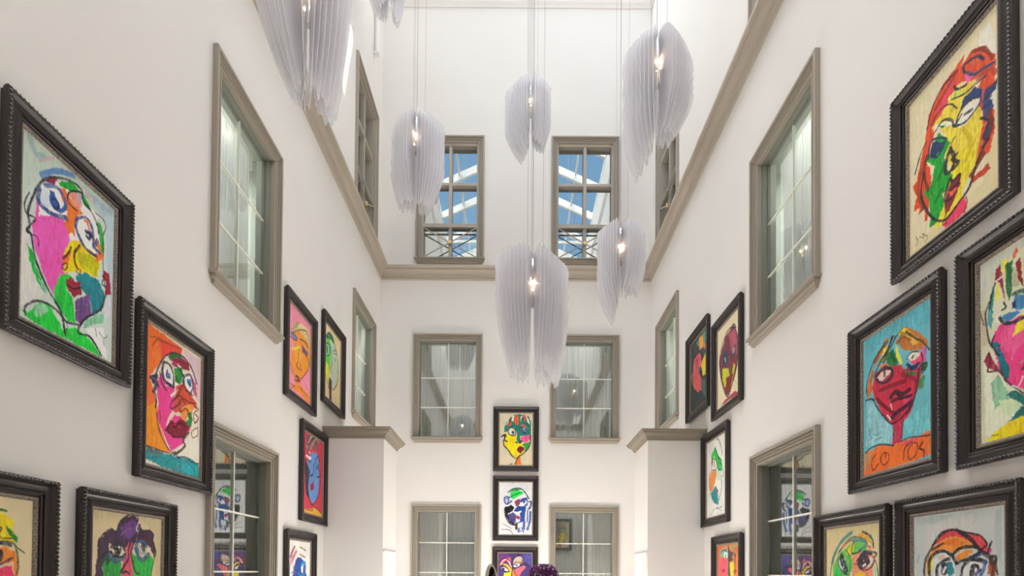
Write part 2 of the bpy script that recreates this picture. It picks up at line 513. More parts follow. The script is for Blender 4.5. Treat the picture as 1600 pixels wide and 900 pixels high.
'R1': ('d8cba0', '''dcd2ae 0 21,27 986,-5 1001,366 847,911 349,914 16,985
e2ded0 0 843,50 929,56 980,189 977,286 911,178 812,106
d84820 0 251,193 430,109 677,72 629,121 738,93 897,161 868,184 978,262 976,326 965,665 921,770 851,768 764,807 675,799 721,754 739,630 830,528 806,348 865,316 734,263 595,206 445,263 340,334 248,453 192,537 77,578 136,473 194,351 232,276
d84820 0 155,425 265,535 282,670 225,864 189,849 208,766 114,781 134,734 57,720 96,643 38,560 116,539
c83c18 0 734,826 905,826 918,872 748,857
e04058 0 359,234 514,141 563,161 496,256 393,271
e8609a 0 659,192 779,247 703,270
e8d040 0 445,263 578,215 703,262 778,281 747,330 858,527 827,641 765,791 675,823 612,887 433,966 314,935 333,828 435,828 521,675 457,556 475,459 357,325 286,305
c8d060 0 479,220 578,215 702,313 545,266
e0ce20 0 538,614 725,622 782,701 706,763 614,787 643,876 450,938 400,900 567,791 503,753
10a030 0 374,379 475,459 507,511 440,548 472,652 536,717 486,763 419,777 435,862 331,916 278,921 254,749 191,657 282,652 319,551 211,472 266,443
1a9040 0 262,825 332,872 296,920 261,914
ee3c62 0 500,924 658,891 686,970 670,996 449,998 416,968
f0ead8 0 322,306 510,371 574,423 374,352 304,333
e4e0d0 0 574,423 685,380 819,414 817,455 698,490 605,466
e0dcc8 0 904,421 985,437 981,578 915,509
1b8a40 0 375,334 460,371 409,370
26406e 0 266,443 303,397 442,459 424,504 302,498 266,471
20407c 0 607,389 671,321 777,331 848,389 833,414 685,372
2c4a84 0 862,413 986,421 971,461 916,477 969,540 913,557 871,591 859,495
2c3a6c 0 884,606 967,603 938,651 854,688
8a2434 0 435,819 519,744 615,745 613,804 516,897 450,921
d85a44 0 469,782 598,814 534,836
a82c10 14 341,206 464,165 580,127
8c2810 12 753,111 869,168 950,269
b83c14 16 807,298 921,317 974,365
7c2a10 14 914,541 938,651 853,704
a0401c 14 155,500 116,614 171,750
6c3418 12 230,444 192,537 246,672
283c74 17 890,413 972,429
283464 16 859,495 929,501
7a3a14 17 735,810 852,752
c8b018 14 651,499 739,630 677,699
0c7c28 14 370,657 439,601
0c7c28 12 333,783 403,743
30283c 7 232,276 324,159 447,119 597,119
3a2c34 6 287,278 394,244 512,274 584,341
2c2c48 8 339,343 427,326 526,380 558,432 638,406
26365c 9 248,471 285,379 442,442 441,477 355,514 284,452 356,433
26365c 8 574,432 623,380 746,380 833,422 803,455 683,473 574,440
2c2c48 10 669,423 744,439
28304c 9 674,184 660,140 722,143 811,173 867,225
3c4868 9 690,193 779,256 866,275 976,310
4a2c30 6 529,257 671,304 777,314 892,332
3a2c34 9 555,192 594,233 688,261
3a2434 14 507,546 473,582 455,661 521,675 554,630 507,537
3a2434 10 586,612 522,614 601,670 537,682
2c2434 6 557,497 524,519
3c1c30 9 436,810 503,719 535,751 615,745 598,788 518,795
3c1c30 7 435,819 452,835 517,846 550,835
2c2430 10 192,537 153,640 190,739 262,834 349,905 466,945 611,904 718,868 794,764 910,684
302430 6 78,483 156,388 231,351
302430 7 875,454 944,445 986,413
302430 7 830,536 912,597 855,656 909,700
302430 5 673,906 687,945 655,990
302430 5 450,921 416,959 466,971
4a4438 3 85,900 113,947 75,951
4a4438 3 132,918 188,949 170,914 233,957
4a4438 3 197,979 242,970'''),
'R2': ('64b4c0', '''5cb0c0 0 25,-12 985,5 1005,165 471,71 59,135
6cbcc4 0 640,718 993,643 997,834 730,826
88bcc4 0 64,459 179,482 267,615 441,684 468,837 258,806 50,791
c86420 0 382,85 436,77 361,149 171,243 145,396 85,447 58,378 91,305 251,152
b87030 0 519,145 588,119 640,74 704,100 827,163 943,245 970,287 880,299 696,251 600,212
d8a840 0 572,100 703,121 854,221 868,253 760,239 700,172
f0d020 0 640,81 703,114 572,114 556,95
e8d840 0 343,145 415,148 357,226 284,239
e86c2c 0 265,250 392,257 408,292 282,270
f0e020 0 519,160 628,322 595,322 532,239
2a8040 0 412,193 483,181 531,254 563,291 511,324 391,265 375,230
c02440 0 207,283 408,284 595,322 642,355 844,403 877,354 904,417 822,539 738,664 607,727 475,712 321,610 199,470 146,380
d84468 0 711,284 850,305 922,352 874,410 708,327
d03464 0 617,540 746,523 774,572 676,653 646,604
b858a0 0 881,285 940,300 935,383 891,372
1f7a40 0 643,348 705,399 843,431 750,445 672,413
303a78 0 677,319 738,363 862,365 814,410 721,395
2f6a40 0 876,382 949,393 932,438 873,438
4c8c54 0 841,473 931,465 897,541 837,542
e0c8b8 0 243,323 299,305 442,308 458,334 314,370 260,350
e0d8c8 0 678,291 758,282 849,312 848,333 740,335
c02450 0 475,705 624,715 601,856 616,873 468,844
ee6c24 0 29,836 257,813 485,847 650,835 851,845 969,822 1011,836 1002,982 594,992 2,1007
e84c64 0 601,856 729,840 850,865 664,880
c88850 0 28,851 183,826 102,940 23,969
6c4420 10 192,201 288,146 399,113
8c5a24 9 129,329 189,263
3c4c2c 13 470,101 395,189 339,237
9c7c28 10 605,109 733,159 853,235
1c5c34 12 447,202 513,279
8c1430 18 275,424 454,431 654,445
7a1028 16 236,478 377,567 512,637
901838 15 624,395 780,459 808,522
9c1c40 15 510,674 578,649
243860 9 676,341 753,381 846,375
2c2430 6 66,427 60,330 173,196 363,103
4a2c30 10 187,310 285,223 431,168 521,115
2c2c40 13 224,334 278,370 386,386 474,360 442,308 319,278 225,311
28485a 10 354,302 352,340
28485a 10 773,307 756,317
2c2c40 5 677,305 743,278 835,294
2c3028 6 521,115 623,84
4a4028 7 671,120 794,197 883,243 982,325
6a4a28 6 535,165 637,147 731,195
2c3028 7 487,99 415,148 303,228
2c1c30 7 879,313 891,372 844,417 823,511 756,618 675,667
24402c 6 873,424 920,386 948,414 887,448
3a1028 19 450,506 519,490 618,525 715,516
3a1028 12 466,539 551,541 649,553 744,558
3c1c34 18 460,657 546,629 645,618 742,601
e8d8c8 4 448,558 463,598
e8d8c8 6 392,623 443,662
2c1828 7 45,447 161,463 215,520 339,621 458,694 610,677 725,626
2c1828 5 625,701 603,820
2c1828 5 491,715 488,781
3a2430 7 29,836 127,810 294,811 485,847
3a2430 6 602,835 714,830 851,845 967,856 996,847
5a2018 6 200,867 141,913 157,977 252,942
5a2018 5 327,876 280,916 341,961 412,933 397,886 327,876
5a2018 6 362,881 361,911
5a2018 6 628,961 647,892 743,863
5a2018 5 758,872 694,913 707,971 800,955 818,888 758,872
5a2018 7 893,886 847,920 904,942 902,982
2c4c70 3 112,714 130,740 110,753
2c4c70 3 169,715 224,732 298,720
2c4c70 3 186,764 314,761'''),
'R3': ('cfd0b4', '''c8ccc0 0 -10,8 412,13 412,52 139,70 13,239
c6b49c 0 0,263 64,255 74,470 24,456
98283c 0 145,72 199,64 210,123 231,281 209,233 186,170 151,130
e8d048 0 211,62 268,56 256,99 244,177 222,100
d8d040 0 150,157 186,177 185,252 149,255
1f7c40 0 245,88 302,83 301,130 289,219 266,293 243,231
d8582c 0 302,62 347,26 358,64 302,89
8c2434 0 324,104 368,101 388,214 398,257 356,216
a8a888 0 302,116 335,142 355,236 300,223
e8c830 0 390,96 494,104 492,277 409,248
2f8c80 0 114,159 138,195 124,302 87,347 75,301
58a0a8 0 76,231 124,344 99,393 62,354
ee3c84 0 183,390 287,394 386,398 490,469 485,827 360,773 249,708 169,621 110,480 123,428
ee5890 0 206,411 364,437 416,538 285,582 182,500
f0d030 0 320,444 408,379 491,392 489,533 406,470 297,485
0f7080 0 98,463 159,466 193,537 262,616 272,673 238,705 192,640 157,562
e4dcc8 0 136,362 184,321 195,380 160,383
9c2440 0 35,538 85,509 121,567 180,630 72,611
3f7caa 0 184,349 276,350 397,362 398,297 322,271 288,327 365,378 253,397
1f3c6c 0 288,307 333,301 321,338 288,340
dce0c8 0 35,566 180,651 249,722 381,811 357,944 129,972 43,958
8cbc98 0 168,648 282,796 130,834 96,687
c8dcb0 0 167,786 391,833 358,878 224,886
1f7470 0 225,771 294,765 402,815 485,852 443,908 246,924 380,857
f0d010 0 55,988 153,949 269,921 401,906 504,933 503,1034 128,1014
2a2c38 6 89,235 51,293 74,414 98,477
2a2c38 6 150,144 114,201 88,277
2a3850 11 184,349 218,387 298,411 386,411 418,408
305a40 6 257,86 289,219 266,279
3a2c34 6 220,278 242,312 208,315
2c6050 11 300,264 387,273 419,304
f0e8e0 4 150,144 210,137
2a3038 4 0,270 37,346
6a2038 6 48,541 85,516 97,568 72,611 180,637 249,708 402,809
f0e8e8 4 294,739 338,755 382,713
2c2c38 6 135,431 110,480 181,555
7a2034 9 382,673 415,649
4a4420 3 105,968 141,974 165,971
2a2c38 4 398,264 430,268'''),
'R4': ('dccb98', '''d8c898 0 22,1 977,4 975,177 857,70 470,29 183,124
66c050 0 137,302 242,223 300,190 400,170 524,119 682,104 783,129 783,202 496,228 523,327 440,381 151,383
e8a030 0 604,79 708,57 833,100 881,158 808,130 682,104
e88a6c 0 496,239 682,200 856,183 904,246 879,328 879,431 522,435 523,305
22c050 0 151,371 212,302 299,359 385,382 383,604 180,554
f4c018 0 563,381 629,348 731,354 756,380 781,432 576,435
ee5c70 0 783,150 856,163 844,183 795,171
e8d020 0 414,193 524,125 578,132 524,196 441,227
c8e0d4 0 256,257 386,237 413,326 356,359 270,325
e8d0d0 0 844,245 904,246 880,287 806,317 807,276
a8d0b8 0 903,308 951,328 962,379 915,379
4c9088 18 121,279 182,199 315,112 511,48
2f7068 7 75,383 121,279 212,177
4a6c68 8 271,190 470,95 631,91 758,118
1f3c34 10 708,52 808,78 881,122 893,174
2f8c54 9 845,85 893,133
4c8888 13 511,108 682,115 783,145 656,188
2a2c30 7 551,126 510,163 510,206 604,209 682,189
1b2440 33 314,236 343,281 399,343
2a5c58 8 241,246 270,314 371,359 454,376
1b2440 34 757,223 681,253 706,306 782,275
2a4058 18 681,232 758,202 856,220
f4f0e8 10 719,306 757,296
f4f0e8 7 350,309 357,312
1b2440 7 603,273 655,242 629,306 732,338 855,318 904,272
24c044 14 510,261 482,304 496,337
2a6c40 5 455,216 482,272 468,370
3a2c34 5 550,291 616,289
3a3c58 8 856,204 940,216 928,236 892,246
2a3c40 5 892,246 951,303 974,379
3a1c2c 5 227,211 329,157 470,106
c86c40 8 329,157 414,127 497,108
2c2c2c 5 414,182 469,227'''),
'R5': ('bfc6c4', '''c8c8c4 0 159,69 698,32 723,177 458,96 255,170 146,295
b0bcbc 0 26,7 298,9 516,19 318,57 59,53
b0bcbc 0 908,32 971,14 968,332 914,240
d8404c 0 317,146 418,109 515,109 626,144 766,155 833,200 865,257 807,256 748,221 679,185 515,149 368,163 255,191
e88c2c 0 255,201 348,163 515,149 661,175 722,211 607,212 513,249 475,258 397,226 317,224 211,285 189,380 167,381 168,284
d8701c 0 348,183 514,159 607,192 551,210 437,207
e88c2c 0 504,269 607,227 696,229 678,253 532,299
e8e020 0 200,295 244,243 254,243 243,306 221,380 200,380
dcdcdc 0 254,275 337,245 436,258 494,299 512,379 253,380 243,327
dcdcdc 0 587,330 660,291 781,293 831,312 831,378 550,379
d8b8a0 0 296,270 357,251 426,268 336,281
1f7c80 0 387,298 475,299 503,369 435,379 406,359
d8dce0 0 713,254 782,255 748,264
2c4ca8 0 642,271 765,245 782,265 696,277
a85420 0 848,312 905,295 904,377 847,368
c8408c 0 857,224 882,225 865,262 849,257
3a1c2c 11 135,381 146,295 212,221 317,141 418,109 515,109
3a1c2c 13 515,109 608,143 679,175 748,226 832,266 897,304
3a1c24 7 552,121 662,136 766,155 833,200
4a2c1c 8 223,221 286,207 368,184
14181c 12 200,380 200,295 265,244 367,230 456,253 513,299
14181c 11 475,258 533,225 643,213 740,218
14181c 10 513,309 588,290 678,272 765,245
1b2430 11 294,380 295,328 357,292 436,278
1b2430 23 376,318 376,354
e8e8f0 7 366,359 396,328
14181c 13 568,379 587,325 660,286 747,288 815,303
24509c 11 807,303 798,340 764,378
14181c 17 677,378 695,330 730,330
e8f0f0 7 721,340 717,349
243c78 10 721,369 764,345
14181c 7 765,236 833,209
14181c 7 832,261 849,229 874,192
2a2024 9 873,271 913,276 913,322 928,368
6a2c1c 11 864,303 896,331 880,377
6c94b0 4 75,250 46,299
5a3a34 3 520,97 515,114
c88c8c 2 766,141 766,155'''),
'R6': ('ddd2b2', '''7a3444 0 187,307 367,171 710,141 874,211 955,317 982,550 928,652 763,790 535,921 419,898 242,742 123,565 95,376
a85464 0 540,185 820,197 928,367 928,538 652,416
3a4860 0 277,358 482,332 538,507 363,557 245,470
b8c030 0 245,531 537,595 594,725 361,796 243,681
b8c030 0 763,587 846,634 650,855 593,843
8c2c30 0 421,689 763,703 593,903 477,895
a83c50 0 178,989 359,947 818,933 955,975 955,1003 476,984
2a2434 13 183,638 95,391 308,186 598,127 874,197
2a2434 12 153,602 360,856 535,928 763,790 928,652
2a4c60 16 306,409 482,376 423,480 305,484
2a4c60 15 652,474 819,398 874,468 708,501
d8e0dc 9 365,423 393,474
d8e0dc 9 764,413 736,464
2a2434 12 710,127 793,134 847,176
90885c 4 818,802 873,857
90885c 4 900,848 927,882'''),
'R7': ('3c4446', '''5c9080 0 351,48 999,8 1031,422 951,268 527,162
f0a040 0 528,23 787,55 784,226 570,207
f0c830 0 653,433 950,335 985,645 777,614
f07848 0 785,158 952,234 867,281
e86068 0 125,448 216,259 612,252 696,409 523,505 692,645 690,795 476,783 258,685
d8485c 0 261,253 526,231 610,389 349,395
4c6c60 0 734,655 983,711 978,973 690,812
2a2c34 9 261,305 438,313 437,416
f08c3c 12 80,437 80,507 258,685
5a7c78 14 349,395 609,491
3c4c68 10 783,294 908,342
8c3c44 10 305,350 481,358'''),
'R8': ('dfddd6', '''2cbc4c 0 235,193 479,96 615,242 808,323 800,447 603,438 552,333 384,212 259,298
f08c4c 0 193,405 431,404 546,432 482,538 296,689 180,620 127,499
d8702c 0 229,294 384,212 317,333
1c8c94 0 237,683 478,608 590,661 634,861 464,832 292,760
b4dcc0 0 546,432 773,444 709,562 539,544
a8204c 0 533,656 645,695 529,718
f4f0ec 0 381,255 497,284 462,379 344,380
202040 7 513,29 628,32 789,181 812,268
2a2c38 10 448,121 614,256 726,299
202848 13 409,287 405,358
2a2c34 8 284,387 519,400 525,302 322,248 254,398
1c5c58 8 640,302 606,396 773,444 805,378 694,351
8c1c34 10 829,437 880,498 823,533
4c1c34 7 163,387 125,528 207,681
1c6c80 10 768,513 786,681 578,856 574,911
1c6c80 8 207,681 349,794 578,856
1c6c70 7 574,911 799,902
4c545c 4 250,970 342,920 575,904 796,957'''),
'R9': ('c87c54', '''ee5c2c 0 35,-11 264,-10 189,37 87,79 88,154 36,153
dc5c68 0 62,166 289,158 507,173 508,306 437,440 63,444
84b0a0 0 125,67 289,28 507,77 507,161 139,142
dce8dc 0 338,85 483,100 484,161 314,146
5c4c4c 0 507,4 624,92 761,95 739,201 578,223 508,198
8ca44c 0 601,79 761,18 981,-3 761,71
c8604c 0 761,60 981,26 992,135 895,98
e8c834 0 578,223 762,201 807,295 762,378 672,437 602,319
f0743c 0 873,168 982,112 982,354 896,377 851,261
4c6c5c 0 508,210 578,223 625,378 508,379
f08c3c 0 671,176 739,130 762,201
3c5470 11 164,93 264,64 435,75
2a5c44 16 399,129 399,141
8c2c40 5 289,170 240,256 265,269
8c2c40 5 351,183 364,257
8c2038 10 215,318 290,300 364,318 265,330
3c3c34 10 806,131 829,214 807,284
2c3c4c 12 806,108 851,144
8c2034 11 740,336 807,307 873,319 785,354
3c2c34 8 624,116 578,163 739,177
3c4448 6 530,5 555,379'''),
'B1': ('d9cdb0', '''108070 0 142,366 161,224 265,238 264,139 346,69 449,26 614,12 759,55 862,69 945,154 948,422 618,436 639,507 619,592 536,564 514,366 451,267 265,295 266,352
f8dc08 0 142,422 266,352 328,422 473,436 534,380 515,535 640,592 722,564 765,705 744,733 539,861 456,847 227,677 144,592
f05a94 0 618,451 927,408 928,479 846,550 681,550
1c9c38 0 681,606 763,564 908,550 888,649 765,733 764,634
8c1434 0 527,677 619,620 743,649 744,705 641,769 538,733
f47c20 0 539,861 641,804 643,931 684,988 457,981
f0602c 0 449,83 511,26 583,83 574,210 512,224 460,182
d8501c 0 285,168 366,69 368,224 265,253
e85a3c 0 636,224 739,210 885,309 760,253 657,267
f0ece0 0 233,168 253,111 255,267 224,267
f0ece0 0 387,55 449,40 409,168 367,125
f0ece0 0 635,55 676,40 636,168
f0ece0 0 800,55 842,168 925,224 883,111
ececf0 0 296,323 451,323 473,394 349,422 297,380
d8dce8 0 657,281 761,267 823,366 762,380
d8dce8 0 60,451 142,408 143,479 102,521
f0501c 14 697,69 758,26 760,154
1a2c50 17 60,451 163,408 194,436
2a3430 13 266,366 308,408 452,429 493,366 451,295 327,267 276,323
1a2c60 31 400,359 410,373
1a2c60 17 637,267 720,309 762,380
2c4880 11 678,253 761,295 803,366 679,366
24242c 16 163,436 164,521 226,535
24242c 14 123,507 144,620 269,705 373,804 518,868 600,818 744,762 908,620 938,422
182424 23 619,564 660,535
182424 17 495,550 536,564
24242c 11 478,974 518,903 580,847
24242c 8 313,981 395,967
0c5c50 11 223,168 244,253 346,97
0c5c50 11 862,55 946,224'''),
'B2': ('dfe0e2', '''22d850 0 332,204 542,146 689,174 753,216 564,273 417,331 354,289
189848 0 269,190 479,118 689,131 542,160
8c3c5c 0 460,359 648,301 628,414 524,472
181a24 0 166,474 376,430 461,472 399,557 273,600 358,741 485,769 443,826 316,756 210,657
4a4484 0 273,615 420,571 525,627 505,755 400,769 316,728
1f4c9c 0 461,514 587,443 818,470 777,612 737,753 548,783 652,669 609,570 441,557
1f4c9c 0 628,358 691,301 859,286 860,441 692,471
ac2440 0 484,670 567,627 652,669 589,712
f0f0f4 0 639,386 817,343 838,385 734,456 639,429
c8d4e4 0 186,332 312,317 334,374 250,417
f0f0f4 0 462,571 693,541 651,584 483,592
f0f0f4 0 526,740 631,711 631,740 547,754
242c3c 14 269,190 437,119 647,117 774,187 901,314
1f4c9c 20 376,359 229,417 165,332 207,276 312,289
1f4c9c 17 228,304 291,317 271,388
1c3c80 25 754,357 754,385
1c3c80 20 901,370 964,370 944,469 882,512
2454a0 25 776,470 757,640 759,895
2454a0 23 945,568 926,752 864,894
1c2c50 14 861,540 852,753
2454a0 13 696,867 738,951
2454a0 11 570,924 633,867 591,952 675,923
181a24 25 527,783 528,882
3c3c44 7 86,899 318,911 423,989
605860 6 127,799 233,827 380,883
24242c 14 167,502 210,672 359,798 506,811
8c2c44 6 404,13 446,17
10702c 11 354,275 543,217 690,188'''),
'B3': ('4c3a78', '''6a3c80 0 -26,1 243,0 374,95 158,96 9,205
54509c 0 696,-2 997,-3 1000,228 892,215 761,93
d85c70 0 20,246 52,164 159,109 245,95 331,81 374,108 375,176 419,299 332,204 224,136 138,191 53,246
f0b838 0 138,205 246,204 376,285 420,326 334,367 290,299 160,232
e8e020 0 184,381 334,367 420,339 378,435 380,571 207,572 163,436
c8b0a8 0 429,190 481,94 567,53 675,66 762,134 805,188 676,161 525,162 461,190
a8884c 0 440,217 525,149 676,161 698,202 547,189
f06c78 0 484,312 763,229 817,270 700,352 594,502 550,434 485,353
d87c48 0 420,326 484,298 550,407 530,570 380,571
e0e0ec 0 440,244 504,203 633,202 655,236 570,264 473,264
e0e0ec 0 75,287 161,259 290,313 291,354 183,327
f0d8d8 0 267,136 310,143 419,271 376,258
f0e8e4 8 85,219 138,150 223,116
242434 18 526,230 569,230
242434 19 139,286 172,300
1c1828 11 53,246 160,245 268,286 318,354 205,347 118,300
1c1828 10 419,258 484,278 570,271 666,236
1c1828 8 20,205 84,137 202,96 288,122 375,190 430,285
1c1828 10 418,190 460,108 589,53
1c1828 12 588,12 621,53
3c2c38 15 719,134 806,202 849,229
1c1828 10 430,312 399,394 369,571
3c1428 8 473,312 506,380 561,434
1c2438 12 849,215 903,235'''),
}
# ---------------------------------------------------------------- shell: walls, floor, pillars, cornice
def wall_with_holes(name, u0, u1, z0, z1, holes, to_world, thick=.22, extra=None):
    us = sorted({u0, u1} | {h[0] for h in holes} | {h[1] for h in holes})
    zs = sorted({z0, z1} | {h[2] for h in holes} | {h[3] for h in holes})
    mb = MB()
    def inside(u, z): return any(h[0] < u < h[1] and h[2] < z < h[3] for h in holes)
    for i in range(len(us) - 1):
        for j in range(len(zs) - 1):
            a, b, c, d = us[i], us[i + 1], zs[j], zs[j + 1]
            if inside((a + b) / 2, (c + d) / 2): continue
            for w in (0, thick):
                mb.quad(*[to_world(*p) for p in ((a, w, c), (b, w, c), (b, w, d), (a, w, d))])
    for a, b, c, d in holes + [(u0, u1, z0, z1)]:
        for p, q in (((a, c), (b, c)), ((b, c), (b, d)), ((b, d), (a, d)), ((a, d), (a, c))):
            mb.quad(to_world(p[0], 0, p[1]), to_world(q[0], 0, q[1]), to_world(q[0], thick, q[1]), to_world(p[0], thick, p[1]))
    if extra: extra(mb)
    return mb.build(name, 'wall', kind='structure')

# windows: (wall, centre u, z of sill top, z of casing top, style)
WIN = []
for side in ('left', 'right'):
    WIN += [(side, 5.60, .30, 3.01, 'low'), (side, 5.60, 4.43, 6.60, 'mid'), (side, 9.88, 4.43, 6.60, 'mid'),
            (side, 5.64, 8.26, 10.88, 'up'), (side, 9.90, 8.26, 10.88, 'up')]
WIN += [('back', -1.462, .30, 3.01, 'low'), ('back', 1.447, .30, 3.01, 'low'),
        ('back', -1.462, 4.44, 6.645, 'mid'), ('back', 1.442, 4.44, 6.645, 'mid'),
        ('back', -1.445, 8.26, 10.90, 'up'), ('back', 1.433, 8.26, 10.90, 'up')]
WOUT = 1.46                                         # outer width of a casing
def wwidth(side, style): return 1.40 if side in ('left', 'right') else (1.47 if style != 'up' else 1.45)
CW = .13                                           # casing width
def hole(w):
    side, u, z0, z1, st = w
    h = wwidth(side, st) / 2 - CW + .012
    return (u - h, u + h, z0 + .0, z1 - CW + .012)

W = {'left': lambda u, w, z: (XL - w, u, z), 'right': lambda u, w, z: (XR + w, u, z),
     'back': lambda u, w, z: (u, YB + w, z), 'rear': lambda u, w, z: (u, YR - w, z)}
def gable(yf, yb):
    def f(mb):
        mid = (XL + XR) / 2
        a, b, c = (XL - .2, yf, ZE), (XR + .2, yf, ZE), (mid, yf, ZRIDGE)
        d, e, g = (XL - .2, yb, ZE), (XR + .2, yb, ZE), (mid, yb, ZRIDGE)
        n = len(mb.v); mb.v += [a, b, c, d, e, g]
        mb.f += [(n, n + 1, n + 2), (n + 3, n + 5, n + 4), (n, n + 2, n + 5, n + 3), (n + 1, n + 4, n + 5, n + 2)]
    return f
wall_with_holes('wall_left', YR - .22, YB + .22, 0, ZE, [hole(w) for w in WIN if w[0] == 'left'], W['left'])
wall_with_holes('wall_right', YR - .22, YB + .22, 0, ZE, [hole(w) for w in WIN if w[0] == 'right'], W['right'])
wall_with_holes('wall_back', XL, XR, 0, ZE, [hole(w) for w in WIN if w[0] == 'back'], W['back'], extra=gable(YB, YB + .22))
wall_with_holes('wall_rear', XL, XR, 0, ZE, [], W['rear'], extra=gable(YR, YR - .22))
MB().box(XL - .22, XR + .22, YR - .22, YB + .22, -.2, 0).build('floor', 'floor', kind='structure')

# cornice round the hall
cp = [(0, 7.80), (.030, 7.80), (.034, 7.815), (.034, 7.826), (.020, 7.828), (.020, 7.838), (.040, 7.846), (.046, 7.86), (.040, 7.868), (.044, 7.90), (.058, 7.93), (.085, 7.952), (.118, 7.962),
      (.128, 7.962), (.128, 7.950), (.150, 7.950), (.152, 7.966), (.146, 7.974), (.160, 7.986), (.182, 7.990), (.182, 7.978), (.196, 7.980), (.198, 8.02), (0, 8.03)]
path = [(XL, YR), (XL, YB), (XR, YB), (XR, YR), (XL, YR)]
dirs = [(1, 1), (1, -1), (-1, -1), (-1, 1), (1, 1)]
MB().sweep_path(cp, path, dirs).build('trim_1', 'cornice', kind='structure')
# small moulding right under the skylight
tp = [(0, 13.70), (.02, 13.70), (.03, 13.74), (.06, 13.78), (.07, 13.84), (0, 13.85)]
MB().sweep_path(tp, path, dirs).build('trim_2', 'wall', kind='structure')

# two square pillars with cornice capitals
for nm, s, xw, xf in (('left', 1, XL, -2.002), ('right', -1, XR, 1.997)):
    y0, y1 = 7.92, 8.76
    p = MB().box(min(xw, xf), max(xw, xf), y0, y1, 0, 3.70).build('wall_pillar_' + nm, 'wall', kind='structure')
    cap = [(0, 3.615), (.018, 3.615), (.022, 3.635), (.03, 3.64), (.036, 3.655), (.055, 3.68), (.085, 3.70), (.09, 3.712),
           (.10, 3.715), (.105, 3.735), (.12, 3.745), (.122, 3.765)]
    pth = [(xw, y0), (xf, y0), (xf, y1), (xw, y1)]
    dr = [(0, -1), (s, -1), (s, 1), (0, 1)]
    mb = MB().sweep_path(cap, pth, dr)
    ex = xf + s * .122
    mb.quad((xw, y0 - .122, 3.765), (ex, y0 - .122, 3.765), (ex, y1 + .122, 3.765), (xw, y1 + .122, 3.765))
    mb.build('capital', 'capital', p)
    mb = MB().box(min(xf, xf + s * .022), max(xf, xf + s * .022), y0 + .02, y1 - .02, 1.885, 1.92)
    mb.box(min(xf, xf + s * .008), max(xf, xf + s * .008), y0 + .02, y1 - .02, .1, 1.885)
    mb.build('dado_panel', 'wall', p)

# ---------------------------------------------------------------- windows
CAS = [(0, 0), (0, .046), (.004, .052), (.031, .052), (.034, .047), (.035, .018), (.045, .018), (.048, .036), (.061, .036), (.064, .012), (.072, .012),
       (.076, .024), (.088, .020), (.092, .002), (.104, .000), (.108, .016), (.124, .016), (.13, .008), (.13, -.045)]
SILL = [(0, .11), (.085, .11), (.085, .085), (.060, .078), (.056, .062), (.064, .055), (.058, .040), (.040, .030), (.036, .012), (.026, 0), (0, 0)]
ROT = {'left': PI / 2, 'right': -PI / 2, 'back': 0, 'rear': PI}
def origin(side, u, z):
    return {'left': (XL, u, z), 'right': (XR, u, z), 'back': (u, YB, z), 'rear': (u, YR, z)}[side]

